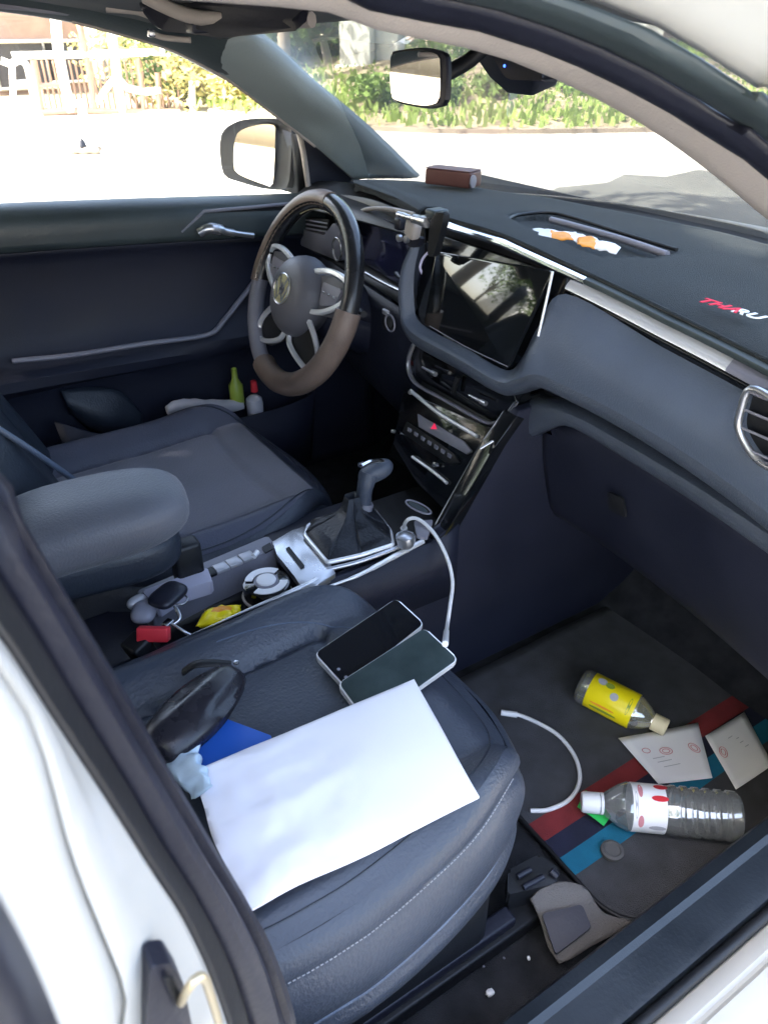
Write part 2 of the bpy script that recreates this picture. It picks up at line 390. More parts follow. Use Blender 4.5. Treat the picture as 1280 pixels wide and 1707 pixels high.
door = empty('front_door', (-.72, -.1, .4), car)
belt = [P(-300, 336, x=-.70), P(0, 336, x=-.70), P(200, 334, x=-.70), P(400, 329, x=-.70), P(520, 326, x=-.70), P(640, 330, x=-.70)]
bz = lambda y: 1.117 - .07 * max(0, y + .45)
ys = [-1.0, -.75, -.5, -.25, 0, .2, .36]
mk = lambda x, fz: [V((x, y, fz(y))) for y in ys]
# door card: rolled top, recess, arm rest swell, lower pocket
loft('door_panel', [mk(-.745, lambda y: bz(y) - .006), mk(-.70, lambda y: bz(y) + .0), mk(-.665, lambda y: bz(y) - .012), mk(-.655, lambda y: bz(y) - .035), mk(-.657, lambda y: bz(y) - .075)],
     'rubber_light', door, n=40, cross=3, solid=.004)
loft('door_insert', [mk(-.658, lambda y: bz(y) - .077), mk(-.672, lambda y: bz(y) - .09), mk(-.682, lambda y: .95), mk(-.672, lambda y: .86), mk(-.645, lambda y: .815 - .10 * max(0, y - .0)), mk(-.63, lambda y: .80 - .10 * max(0, y)), mk(-.635, lambda y: .775), mk(-.665, lambda y: .75), mk(-.67, lambda y: .55), mk(-.66, lambda y: .42)],
     'navy', door, n=40, cross=4, solid=.004)
tube('door_glow_trim', [P(20, 602, x=-.635), P(120, 592, x=-.633), P(240, 573, x=-.632), P(345, 558, x=-.636), P(372, 535, x=-.645), P(400, 500, x=-.66), P(430, 462, x=-.672)], .0075, 'greyplastic', door, n=40, flat=.7)  # pale grey of the strip also stands for the glow along the armrest ledge
# handle bowl and silver handle
bowl = rounded([P(300, 388, x=-.664), P(338, 352, x=-.662), P(500, 336, x=-.660), P(505, 370, x=-.664), P(440, 400, x=-.666), P(330, 404, x=-.666)], .02)
prism('handle_bowl', bowl, (.006, 0, 0), 'black', door, bev=.002)
tube('bowl_edge', [P(302, 386, x=-.656), P(340, 352, x=-.654), P(420, 345, x=-.654), P(500, 337, x=-.654)], .0035, 'greyplastic', door, smooth=False)
bm = bmesh.new(); tube_bm(bm, [P(332, 388, x=-.648), P(350, 380, x=-.640), P(385, 387, x=-.640), P(422, 392, x=-.645)], .007, seg=10, rads=[.011, .012, .008, .006, .006])
finish('door_handle', bm, 'silver', door)
# door pocket
loft('door_pocket', [[(-.60, -.44, .72), (-.565, -.35, .68), (-.56, -.2, .655), (-.56, .0, .645), (-.60, .14, .64), (-.655, .16, .64)], [(-.60, -.42, .5), (-.575, -.35, .47), (-.57, -.2, .46), (-.57, .0, .46), (-.60, .12, .46), (-.655, .14, .46)]], 'navy', door, n=30, solid=.006)
loft('speaker_cover', [[P(100, 650, x=-.652), P(150, 645, x=-.652), P(200, 652, x=-.652), P(238, 690, x=-.652)], [P(110, 672, x=-.640), P(150, 690, x=-.630), P(190, 705, x=-.630), P(238, 706, x=-.645)], [P(120, 690, x=-.652), P(150, 715, x=-.652), P(190, 725, x=-.652), P(240, 712, x=-.652)]], 'leather_dark', door, n=20, cross=4, solid=.003)
# window glass + quarter pane bar + mirror triangle
wgl = [(-.735, -.98, bz(-.98)), (-.735, -.5, bz(-.5)), (-.735, 0, bz(0)), (-.735, .2, bz(.2))]
wgu = [(-.625, -.98, 1.42), (-.625, -.5, 1.41), (-.63, -.12, 1.37), (-.70, .19, 1.17)]
loft('side_window', [wgl, wgu], 'hazed_glass', door, n=20)
tube('window_divider', [P(496, 212, x=-.715), P(505, 250, x=-.715), P(511, 290, x=-.715), P(516, 326, x=-.715)], .0065, 'beige', door)
prism('mirror_triangle', [P(505, 226, x=-.722), P(560, 270, x=-.722), P(592, 300, x=-.722), P(588, 332, x=-.722), P(517, 332, x=-.722)], (-.012, 0, 0), 'navy', door, bev=.002)
# ---- far door mirror
dm = empty('door_mirror', tuple(P(430, 250, x=-.86)), car)
mn_ = V((.25, -.96, .095)).normalized(); mo_ = P(430, 250, x=-.86)
def mir(px, py, dx=0): return PP(px, py, mo_, mn_)
face = [mir(400, 216), mir(430, 200), mir(462, 204), mir(470, 215), mir(463, 300), mir(452, 311), mir(395, 292), mir(386, 270), mir(388, 240)]
out = [mir(374, 215), mir(400, 200), mir(440, 197), mir(478, 200), mir(486, 212), mir(482, 300), mir(470, 314), mir(440, 314), mir(400, 303), mir(374, 292), mir(367, 262), mir(367, 232)]
bm = bmesh.new()
fo = crom(out, 40, True)
c0 = sum(fo, V((0, 0, 0))) / 40
fwd = -mn_
rings = [[c0 + (p - c0) * s + fwd * d for p in fo] for s, d in ((.0, .006), (.86, .006), (.93, .002), (1, .0), (1.02, .015), (1.0, .03), (.85, .055), (.55, .07), (.0, .078))]
vv = [[bm.verts.new(p) for p in r] for r in rings[1:-1]]
a = bm.verts.new(rings[0][0]); b = bm.verts.new(rings[-1][0])
for i in range(40):
    bm.faces.new((a, vv[0][i], vv[0][(i + 1) % 40])); bm.faces.new((b, vv[-1][(i + 1) % 40], vv[-1][i]))
    for j in range(len(vv) - 1): bm.faces.new((vv[j][i], vv[j + 1][i], vv[j + 1][(i + 1) % 40], vv[j][(i + 1) % 40]))
finish('mirror_housing', bm, 'black', dm)
gp = [mir(393, 232), mir(404, 216), mir(436, 207), mir(458, 208), mir(460, 215), mir(456, 303), mir(446, 308), mir(400, 290), mir(391, 275)]
bm = bmesh.new(); prism_bm(bm, [p - fwd * .002 for p in crom(gp, 30, True)], fwd * .003); finish('mirror_glass', bm, 'mirror', dm)
loft('mirror_arm', [[P(470, 205, x=-.84), P(505, 222, x=-.735)], [P(474, 312, x=-.84), P(516, 322, x=-.735)]], 'black', dm, n=8, solid=.05)

# ---- near side (right): roof rail / pillar of the open doorway
def rail(pts): return [P(a, b, x=x) if len(pt) == 3 else V(pt[:3]) for pt in pts for (a, b, x) in [pt[:3]]]
I = [V((.45, -1.6, 1.42)), V((.455, -.85, 1.425))] + rail([(430, -6, .46), (640, 35, .47), (810, 75, .48), (900, 107, .495), (990, 150, .51), (1065, 192, .525), (1140, 243, .545), (1205, 295, .56), (1280, 358, .58)]) + [V((.655, .13, 1.15)), V((.71, .30, 1.085)), V((.735, .42, 1.03))]
T = [V((.50, -1.6, 1.415)), V((.50, -.85, 1.425))] + rail([(430, -42, .495), (640, 10, .50), (840, 48, .52), (925, 80, .535), (1000, 112, .55), (1070, 148, .565), (1150, 192, .582), (1215, 237, .60), (1290, 292, .615)]) + [V((.70, .12, 1.15)), V((.75, .28, 1.07)), V((.765, .42, 1.02))]
M1 = [a * .5 + b * .5 + V((.004, -.006, -.006)) for a, b in zip(I, T)]
Bk = [p + V((-.01, .03, .012)) for p in I]
loft('windshield_pillar', [Bk, I, M1, T], 'beige', car, n=70, cross=3, solid=.003)
D = [V((.53, -1.6, 1.40)), V((.53, -.85, 1.43))] + rail([(430, -95, .53), (640, -20, .54), (800, 12, .558), (925, 52, .572), (1040, 100, .59), (1110, 138, .603), (1190, 185, .618), (1240, 217, .63), (1290, 252, .645)]) + [V((.735, .12, 1.14)), V((.785, .28, 1.06)), V((.79, .42, 1.01))]
Wb = [V((.56, -1.6, 1.40)), V((.56, -.85, 1.44))] + rail([(430, -190, .555), (640, -90, .565), (830, -40, .58), (965, 2, .595), (1075, 44, .612), (1150, 86, .628), (1220, 130, .642), (1275, 168, .655), (1330, 212, .67)]) + [V((.765, .12, 1.14)), V((.795, .29, 1.06)), V((.80, .42, 1.0))]
Tm = [a * .55 + b * .45 + V((.006, -.012, -.004)) for a, b in zip(T, D)]
loft('door_seal', [p for p in ([a + V((0, .0, 0)) for a in T], Tm, [a + V((.001, 0, .001)) for a in D])], 'rubber', car, n=70, cross=4, solid=.003)
Dm = [a * .5 + b * .5 + V((.008, -.008, .002)) for a, b in zip(D, Wb)]
D2 = [a * .93 + b * .07 + V((0, .002, .001)) for a, b in zip(D, Wb)]
loft('door_seal', [D2, Dm, Wb], 'rubber_light', car, n=70, cross=4, solid=.003)
Wc = [p + V((.025, .0, .022)) for p in Wb]; Wd = [p + V((.034, .004, .030)) for p in Wb]; We = [p + V((.06, .01, .048)) for p in Wb]; Wf = [p + V((.085, .02, .058)) for p in Wb]
Wb2 = [p + V((.002, .001, .003)) for p in Wb]
loft('pillar_skin', [Wb2, [a + V((.012, -.004, .008)) for a in Wb], Wc, Wd, We, Wf], 'white_paint', car, n=70, cross=3, solid=.003)
tube('trim_joint', [P(1137, 180, x=.579), P(1132, 190, x=.568), P(1120, 198, x=.556)], .0012, 'white', car)

# ---- near side: centre pillar of the doorway (left edge of the picture)
def R3(*pts): return [P(a, b, x=x) for a, b, x in pts]
s_in = [V((.60, -.70, 1.40))] + R3((-60, 735, .665), (0, 836, .675), (90, 985, .68), (180, 1130, .683), (266, 1278, .686), (330, 1385, .69), (400, 1500, .69), (440, 1570, .69), (478, 1680, .69), (500, 1790, .69)) + [V((.69, -.50, .66)), V((.69, -.42, .53))]
s_a = [V((.605, -.705, 1.40))] + R3((-80, 760, .675), (-8, 862, .685), (75, 1000, .69), (165, 1150, .693), (245, 1285, .696), (315, 1400, .70), (380, 1505, .70), (425, 1590, .70), (462, 1690, .70), (485, 1790, .70)) + [V((.70, -.505, .66)), V((.70, -.43, .53))]
s_b = [V((.625, -.70, 1.40))] + R3((-110, 800, .695), (-50, 900, .705), (35, 1030, .712), (125, 1180, .716), (205, 1310, .72), (270, 1420, .722), (335, 1520, .724), (385, 1620, .724), (418, 1720, .724), (440, 1800, .722)) + [V((.722, -.515, .66)), V((.722, -.45, .52))]
s_c = [V((.64, -.71, 1.40))] + R3((-150, 850, .715), (-90, 950, .725), (0, 1062, .73), (90, 1200, .734), (180, 1335, .738), (250, 1445, .74), (305, 1530, .742), (352, 1630, .742), (385, 1725, .742), (405, 1800, .742)) + [V((.742, -.535, .66)), V((.742, -.47, .51))]
mid = lambda A, B, t, dx=0, dy=0: [a.lerp(b, t) + V((dx, dy, 0)) for a, b in zip(A, B)]
tube('pillar_edge_trim', s_in[:7], .0022, 'satin', car)
loft('door_seal', [s_in, mid(s_in, s_a, .5, .006, .004), s_a], 'rubber', car, n=70, cross=3, solid=.003)
loft('door_seal', [mid(s_a, s_b, .05), mid(s_a, s_b, .5, .012, .006), s_b], 'rubber', car, n=70, cross=4, solid=.003)
loft('door_seal', [s_b, mid(s_b, s_c, .5, -.004, .002), s_c], 'black', car, n=70, cross=3, solid=.003)
w_a = [p + V((.001, -.001, 0)) for p in s_c]
w_b = [V((.66, -.76, 1.40))] + R3((-220, 900, .74), (-160, 1000, .745), (-70, 1090, .75), (60, 1235, .754), (120, 1370, .757), (180, 1480, .76), (225, 1560, .762), (262, 1640, .762), (285, 1730, .762), (300, 1800, .762)) + [V((.765, -.58, .66)), V((.765, -.55, .50))]
w_c = [V((.66, -.74, 1.40))] + R3((-172, 852, .735), (-113, 953, .742), (-26, 1068, .748), (60, 1192, .752), (96, 1300, .757), (122, 1400, .761), (150, 1480, .764), (182, 1560, .767), (215, 1650, .770), (240, 1800, .770)) + [V((.772, -.628, .80)), V((.772, -.625, .50))]
w_b = mid(s_c, w_c, .45, .001, -.001)
w_d = [p + V((-.0025, -.0015, 0)) for p in w_c]
loft('pillar_skin', [w_a, w_b, mid(w_b, w_c, .6, 0, .001), w_c, w_d], 'white_paint', car, n=70, cross=4, solid=.002)
w_e = [p + V((.018, -.03, 0)) for p in w_c]; w_f = [p + V((.045, -.045, 0)) for p in w_c]; w_g = [p + V((.075, -.075, 0)) for p in w_c]; w_h = [p + V((.085, -.13, 0)) for p in w_c]
rear_door = empty('rear_door', (.80, -1.2, .5), car)
loft('door_edge', [w_d, [p + V((.001, -.004, 0)) for p in w_c], w_e, w_f, w_g, w_h], 'white_paint', rear_door, n=70, cross=4, solid=.002)
loft('door_skin', [[V((.84, -1.62, z)) for z in (1.10, .9, .6, .35)], [V((.85, -.80, z)) for z in (1.10, .9, .6, .35)]], 'white_paint', rear_door, n=12, solid=.004)
loft('door_seal', [R3((-30, 1490, .835), (10, 1560, .832), (50, 1640, .830), (85, 1720, .828)), R3((-100, 1540, .86), (-60, 1620, .858), (-20, 1700, .856), (0, 1760, .854))], 'rubber', rear_door, n=14, solid=.004)
# striker
st = empty('door_striker', tuple(P(330, 1680, x=.76)), car)
pl = rounded([P(252, 1612, x=.772), P(285, 1606, x=.770), P(306, 1640, x=.768), P(322, 1720, x=.768), P(330, 1780, x=.768), P(240, 1780, x=.774), P(246, 1680, x=.775)], .003)
prism('striker_plate', pl, (-.010, 0, 0), 'rubber', st, bev=.0008)
prism('striker_slot', rounded([P(272, 1632, x=.7745), P(290, 1630, x=.7735), P(304, 1668, x=.772), P(300, 1690, x=.772)], .002), (-.0012, 0, 0), 'black', st, bev=.0003)
tube('striker_loop', [P(302, 1672, x=.772), P(312, 1652, x=.782), P(326, 1632, x=.784), P(340, 1631, x=.782), P(348, 1650, x=.778), P(360, 1690, x=.772), P(372, 1740, x=.765)], .0017, 'brass', st, n=40)

# ---- sill
sl_ = empty('door_sill', (.74, -.1, .45), car)
def row(x, z, y0=-.75, y1=.62, n=6): return [V((x, y0 + (y1 - y0) * i / (n - 1), z)) for i in range(n)]
loft('sill_trim', [row(.655, .405), row(.66, .475), row(.668, .496), row(.683, .502), row(.690, .497), row(.697, .496), row(.725, .499), row(.735, .497), row(.741, .485)], 'sill_plastic', sl_, n=20, solid=.003, ang=22)
tube('sill_seal', row(.747, .497), .0068, 'black', sl_)
loft('sill_skin', [row(.750, .485), row(.757, .493), row(.772, .495), row(.776, .490), row(.781, .490), row(.785, .495), row(.815, .492), row(.835, .478), row(.845, .44), row(.84, .30), row(.80, .24)], 'white_paint', sl_, n=20, solid=.003, ang=50)

for sx_ in (1, -1):
    xx = XC + sx_ * .735
    prism('door_jamb', [(xx, y, z) for y, z in ((.16, .46), (.28, .60), (.30, .95), (.24, 1.05), (.42, 1.045), (.66, 1.0), (.66, .28), (.30, .28))], (sx_ * .03, 0, 0), 'white_paint', car, bev=.006)
# ---- floor carpet with toe board
fl = [row(-.72, .39, -.9, .40, 5), ]
xs = [-.72, -.4, -.1, .15, .4, .66]
loft('carpet', [[V((x, y, z)) for x in xs] for y, z in ((-2.2, .40), (-.9, .395), (-.3, .392), (.1, .392), (.33, .395), (.45, .43), (.62, .60), (.72, .80), (.74, 1.0))], 'carpet', car, n=30, cross=5, solid=.004)
loft('firewall', [[V((x, .74, .6)) for x in xs], [V((x, .70, 1.07)) for x in xs]], 'black', car, n=6, solid=.004)
box('side_lining', (.715, .40, .62), (.03, .44, .46), 'navy', car, bev=.01)
box('side_lining', (-.70, .35, .62), (.03, .50, .46), 'navy', car, bev=.01)
box('floor_pan', (.03, -.8, .34), (1.5, 3.1, .06), 'black', car, bev=.01)

# ---- dashboard
XB = [-.12, .03, .13, .20, .35, .50, .62, .78]
def yb(x): return .15 - max(0, x - .2) ** 2 * .28
def zs(x): return 1.119 - .10 * max(0, x - .03) * .9 + (.10 * max(0, x - .35) * .35)
def drow(dy, dz, x0=-.15, x1=.74, n=16, z=None):
    o = []
    for i in range(n):
        x = x0 + (x1 - x0) * i / (n - 1); o.append(V((x, yb(x) + dy, (zs(x) if z is None else z) + dz)))
    return o
dash = empty('dashboard', (.03, .3, .9), car)
# base under the mat
loft('dash_top', [shift(ws, 0, -.005, -.008), [(-.72, .24, 1.09), (-.45, .28, 1.10), (-.2, .30, 1.10), (.1, .33, 1.10), (.4, .30, 1.09), (.76, .20, 1.07)], [(-.72, .16, 1.05), (-.45, .16, 1.07), (-.2, .16, 1.08), (.1, .165, 1.09), (.4, .16, 1.065), (.76, .08, 1.05)]], 'black', dash, n=30, cross=3, solid=.004)
loft('dash_seam', [drow(.012, .004), drow(.006, -.002), drow(.012, -.034)], 'black', dash, n=30, solid=.003)
# silver strip: bright over the screen and along the pad
loft('silver_strip', [drow(.004, .006, -.125, .205), drow(-.004, .003, -.125, .205), drow(-.005, -.004, -.125, .205), drow(.004, -.008, -.125, .205)], 'chrome', dash, n=30, cross=2)
loft('dark_strip', [drow(.004, .006, .205, .74), drow(-.004, .003, .205, .74), drow(-.003, -.003, .205, .74)], 'rubber_light', dash, n=30, cross=2)
loft('silver_strip', [drow(.004, -.004, .178, .455), drow(-.002, -.007, .178, .455), drow(-.010, -.016, .178, .455), drow(-.006, -.019, .178, .455)], 'bright_satin', dash, n=30, cross=2)
loft('silver_strip', [drow(.004, -.004, .455, .74), drow(-.002, -.007, .455, .74), drow(-.010, -.016, .455, .74), drow(-.006, -.019, .455, .74)], 'greyplastic', dash, n=30, cross=2)
loft('dark_strip', [drow(-.002, -.020, .175, .74), drow(-.003, -.030, .175, .74)], 'gloss', dash, n=30, solid=.002)
# pad: crease path and inner path
Cp = [V((-.160, .125, 1.085)), V((-.168, .108, 1.04)), V((-.166, .103, .985)), V((-.136, .100, .944)), V((0, .100, .938)), V((.104, .100, .934)), V((.142, .100, .950)), V((.175, .101, .970)), V((.215, .104, .974)), V((.35, .104, .971)), V((.5, .085, .966)), V((.64, .05, .960)), V((.742, .015, .955))]
Ip = [V((-.150, .128, 1.085)), V((-.156, .122, 1.04)), V((-.153, .120, .992)), V((-.128, .118, .956)), V((0, .118, .951)), V((.098, .118, .947)), V((.128, .120, .975)), V((.152, .124, 1.03)), V((.182, .140, 1.082)), V((.35, yb(.35) - .004, zs(.35) - .030)), V((.5, yb(.5) - .004, zs(.5) - .030)), V((.64, yb(.64) - .004, zs(.64) - .030)), V((.742, yb(.742) - .004, zs(.742) - .030))]
Mp = [a.lerp(b, .45) + V((0, -.010 if i > 6 else -.004, 0)) for i, (a, b) in enumerate(zip(Cp, Ip))]
M0 = [a.lerp(b, .08) + V((0, -.003, 0)) for a, b in zip(Cp, Ip)]
Bp = [p + V((-.010 if i < 3 else 0, .006, -.004 if i < 2 else (-.014 if i == 2 else -.022))) for i, p in enumerate(Cp)]
Up = [p + V((0, .035, -.004)) for p in Bp]
def dense(p, k=6): # identical parametrisation on every rail
    p = [Vector(a) for a in p]; o = []
    for s in range(len(p) - 1):
        p1, p2 = p[s], p[s + 1]; p0 = p[s - 1] if s else p1 * 2 - p2; p3 = p[s + 2] if s + 2 < len(p) else p2 * 2 - p1
        for j in range(k):
            t = j / k; o.append(.5 * ((2 * p1) + (p2 - p0) * t + (2 * p0 - 5 * p1 + 4 * p2 - p3) * t * t + (3 * p1 - p0 - 3 * p2 + p3) * t ** 3))
    o.append(p[-1]); return o
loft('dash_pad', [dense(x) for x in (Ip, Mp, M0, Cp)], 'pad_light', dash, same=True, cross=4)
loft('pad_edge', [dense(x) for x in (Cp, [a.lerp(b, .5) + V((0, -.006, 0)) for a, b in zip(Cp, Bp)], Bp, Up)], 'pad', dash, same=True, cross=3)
# lower grey band and glove box
xb2 = [.105, .135, .17, .22, .32, .45, .6, .74]
def band(dy, zf): return [V((x, yb(x) + dy + (.02 if x < .12 else 0), zf(x))) for x in xb2]
ztop = lambda x: .925 if x > .2 else (.925 - (.2 - x) * .35)
zbot = lambda x: .898 if x > .2 else (.898 - (.2 - x) * .9)
loft('dash_recess', [band(.02, lambda x: ztop(x) + .03), band(.03, lambda x: ztop(x) + .002), ], 'black', dash, n=24, solid=.002)
loft('lower_band', [band(.02, ztop), band(-.012, lambda x: ztop(x) - .004), band(-.018, lambda x: (ztop(x) + zbot(x)) / 2), band(-.012, zbot), band(.01, lambda x: zbot(x) - .006)], 'pad', dash, n=30, cross=3, solid=.002)
gb = lambda dy, zf: [V((x, yb(x) + dy, zf(x))) for x in (.140, .22, .32, .45, .6, .74)]
loft('glove_box', [gb(.012, lambda x: zbot(x) - .004), gb(.012, lambda x: .86), gb(.022, lambda x: .80), gb(.045, lambda x: .72), gb(.06, lambda x: .685), gb(.075, lambda x: .672), gb(.12, lambda x: .668), gb(.30, lambda x: .70)], 'navy', dash, n=30, cross=3, solid=.003)
prism('glove_box_latch', rounded([P(1015, 818, y=.155), P(1040, 830, y=.155), P(1046, 862, y=.16), P(1018, 850, y=.16)], .004), (0, -.004, 0), 'black', dash, bev=.001)
tube('glove_box_gap', gb(.0195, lambda x: .832)[1:6], .0012, 'black', dash)
prism('dash_end_cap', [(.738, y, z) for y, z in ((.06, 1.05), (.01, 1.0), (.005, .955), (.06, .93), (.06, .70), (.14, .66), (.45, .66), (.45, 1.06), (.20, 1.07))], (.012, 0, 0), 'navy', dash, bev=.002)
# right-hand vent at the picture's edge
vn = empty('air_vent', (.56, .10, 1.0), dash)
def vp(px, py, y=.075): return P(px, py, y=y)
vout = crom([vp(1252, 648), vp(1300, 672), vp(1345, 700), vp(1350, 790), vp(1310, 790), vp(1262, 766), vp(1232, 718), vp(1236, 680)], 48, True)
vc = sum(vout, V((0, 0, 0))) / 48
tube('vent_frame', vout, .0042, 'silver', vn, closed=True, smooth=False)
prism('vent_recess', [vc + (p - vc) * .96 + V((0, .012, 0)) for p in vout], (0, .004, 0), 'black', vn, bev=0)
for k in range(4):
    z = vc.z - .030 + k * .020
    pz = [p for p in vout if abs(p.z - z) < .006]
    x0, x1 = min(p.x for p in pz) + .004, max(p.x for p in pz) - .002
    box('vent_slat', ((x0 + x1) / 2, vc.y + .004, z), (x1 - x0, .014, .0025), 'greyplastic', vn, rot=Matrix.Rotation(R(-28), 3, 'X'), bev=.0008)
# touch screen
ts = empty('touch_screen', (.0, .12, 1.03), dash)
blk = [V((-.150, .150, 1.10)), V((-.155, .125, .99)), V((-.128, .118, .955)), V((.10, .116, .949)), V((.130, .122, .975)), V((.180, .150, 1.100))]
prism('screen_surround', blk, (0, .02, 0), 'gloss', ts, bev=.001)
sn_ = V((0, -.955, .296)).normalized(); so_ = P(800, 510, y=.108)
sc = [PP(x_, y_, so_, sn_) for x_, y_ in ((727, 420), (920, 452), (846, 612), (706, 540))]
prism('display_glass', rounded(sc, .006), (0, .006, 0), 'screen', ts, bev=.001)
tube('screen_edge', [PP(921, 452, so_, sn_), PP(912, 495, so_, sn_), PP(897, 560, so_, sn_)], .0020, 'bright_satin', ts)
tube('screen_edge', [PP(716, 543, so_, sn_), PP(775, 577, so_, sn_), PP(846, 611, so_, sn_)], .0008, 'greyplastic', ts)
# centre vents: gloss housing, silver rim, two vents
cv = empty('centre_vents', (-.02, .11, .89), dash)
cvp = lambda px, py, y=.118: P(px, py, y=y)
hs = [cvp(690, 575), cvp(682, 600), cvp(684, 630), cvp(700, 650), cvp(815, 712), cvp(838, 706), cvp(862, 672), cvp(850, 640), cvp(760, 605)]
prism('vent_housing', hs, (0, .03, 0), 'gloss', cv, bev=.001)
tube('vent_rim', [cvp(689, 574, .112), cvp(681, 598, .112), cvp(683, 622, .110), cvp(697, 642, .108), cvp(740, 666, .108), cvp(805, 702, .108), cvp(826, 704, .108), cvp(842, 694, .11), cvp(860, 671, .112)], .0048, 'greyplastic', cv, n=60, flat=.6)
tube('vent_rim', [cvp(689, 572, .107), cvp(680, 598, .107), cvp(681, 618, .105), cvp(692, 636, .104)], .0018, 'silver', cv, n=24)
tube('vent_rim', [cvp(846, 690, .108), cvp(861, 669, .108)], .0022, 'silver', cv)
for a, b in (((698, 588), (752, 618)), ((766, 625), (828, 660))):
    for k in range(4):
        o = V((0, .006, -.011 * k)); p0, p1 = cvp(*a, .116) + o + V((.004 * k, 0, 0)), cvp(*b, .116) + o - V((.004 * k, 0, 0))
        tube('vent_slat', [p0, p1], .0026, 'black', cv, seg=6)
tube('vent_tab', [cvp(704, 612, .106), cvp(726, 624, .104)], .0030, 'silver', cv, rads=[.0022, .0026, .0042])
tube('vent_tab', [cvp(782, 659, .106), cvp(810, 673, .104)], .0030, 'silver', cv, rads=[.0022, .0026, .0042])
tube('vent_divider', [cvp(763, 628, .110), cvp(755, 655, .108)], .004, 'black', cv)
# climate panel on the sloping centre stack
cl = empty('climate_panel', (.0, .08, .82), dash)
sy = lambda z: .105 - (.86 - z) * .55       # stack slope
def SP(px, py):                             # where a line of sight meets the sloping stack face
    y = .08
    for _ in range(30):
        p = P(px, py, y=y); y += (sy(p.z) - y) * .6
    return p
body = [SP(672, 650), SP(826, 716), SP(812, 765), SP(748, 860), SP(690, 800), SP(655, 740)]
nrm = V((0, -1, -.55)).normalized() * -1
prism('panel_body', body, (0, .04, -.02), 'gloss', cl, bev=.002)
def onp(px, py, k=.004): return SP(px, py) + V((0, -1, .5)).normalized() * k
tube('panel_strip', [onp(687, 652), onp(735, 690), onp(798, 728)], .0036, 'bright_satin', cl)
tube('panel_strip', [onp(690, 762), onp(725, 787), onp(748, 806)], .0028, 'bright_satin', cl)
prism('display_strip', [onp(698, 690), onp(775, 736), onp(788, 752), onp(780, 758), onp(700, 712)], (0, .004, -.002), 'greyplastic', cl, bev=.0008)
prism('button_row', [onp(680, 703), onp(760, 758), onp(768, 772), onp(750, 775), onp(672, 722)], (0, .004, -.002), 'black', cl, bev=.0008)
for k in range(7):
    t = (k + .5) / 7; box('button', onp(680 + 78 * t, 714 + 50 * t, .0045), (.010, .003, .007), 'greyplastic', cl, bev=.0008)
bm = bmesh.new(); a, b, c = onp(721, 716, .005), onp(731, 716, .005), onp(727, 706, .005); prism_bm(bm, [a, b, c], (0, .001, 0)); finish('hazard_button', bm, 'led_red', cl)
lathe('knob', [(0, .0), (0, .0035), (.006, .0032), (.007, 0)], onp(660, 720), (0, -1, .5), 'silver', cl, seg=16)
lathe('knob', [(0, .0), (0, .0045), (.008, .004), (.009, 0)], onp(731, 776), (0, -1, .5), 'silver', cl, seg=16)
lathe('knob', [(0, .0), (0, .004), (.004, .004), (.005, 0)], onp(688, 655), (0, -1, .5), 'silver', cl, seg=16)
tube('panel_strip', [P(800, 748, x=.136), P(822, 735, x=.142)], .0022, 'silver', cl)
# stack face below climate (storage bay)
loft('stack_face', [[V((-.12, sy(z) + .02, z)) , V((.120, sy(z) + .02, z))] for z in (.91, .85, .80, .76, .72)], 'black', dash, n=6, solid=.004)
# driver side: lower panel, cluster, hood
loft('knee_panel', [[V((-.72, .20, .96)), V((-.45, .155, .965)), V((-.14, .125, .955))], [V((-.72, .19, .85)), V((-.45, .15, .85)), V((-.14, .12, .85))], [V((-.72, .26, .72)), V((-.45, .22, .70)), V((-.12, .14, .72))], [V((-.72, .40, .70)), V((-.45, .38, .68)), V((-.12, .2, .70))]], 'navy', dash, n=24, cross=4, solid=.004)
loft('cluster_surround', [[V((-.72, .23, 1.06)), V((-.56, .22, 1.09)), V((-.38, .20, 1.105)), V((-.17, .15, 1.108))], [V((-.72, .22, 1.0)), V((-.56, .225, 1.0)), V((-.38, .22, 1.0)), V((-.17, .16, 1.0))], [V((-.72, .20, .955)), V((-.56, .17, .965)), V((-.38, .155, .965)), V((-.15, .135, .955))]], 'black', dash, n=24, cross=3, solid=.003)
ic = empty('instrument_cluster', (-.33, .2, 1.04), dash)
prism('cluster_display', rounded([V((-.47, .19, .985)), V((-.175, .145, .985)), V((-.175, .155, 1.09)), V((-.47, .20, 1.078))], .012), (0, .006, 0), 'display', ic, bev=.001)
tube('display_mark', [P(716, 418, y=.142), P(705, 430, y=.142), P(700, 445, y=.142), P(704, 456, y=.142)], .0022, 'led_white', ic, n=14)
lathe('warning_light', [(0, 0), (0, .0035), (.001, .003), (.001, 0)], P(712, 432, y=.143), (0, -1, 0), 'led_red', ic, seg=14)
hood1 = [P(586, 318, y=.25), P(604, 308, y=.24), P(640, 322, y=.215), P(675, 338, y=.18), P(700, 352, y=.155)]
loft('cluster_hood', [shift(hood1, 0, .10, -.012), shift(hood1, 0, .02, .004), hood1, shift(hood1, .003, -.004, -.010)], 'felt', dash, n=30, cross=3, solid=.003)
tube('cluster_lip', [P(596, 362, y=.20), P(602, 352, y=.195), P(622, 347, y=.185), P(655, 349, y=.17), P(690, 357, y=.155)], .0042, 'beige', dash, n=30)
tube('cluster_strip', [P(610, 455, y=.145), P(645, 474, y=.142), P(686, 493, y=.138)], .0038, 'silver', dash)
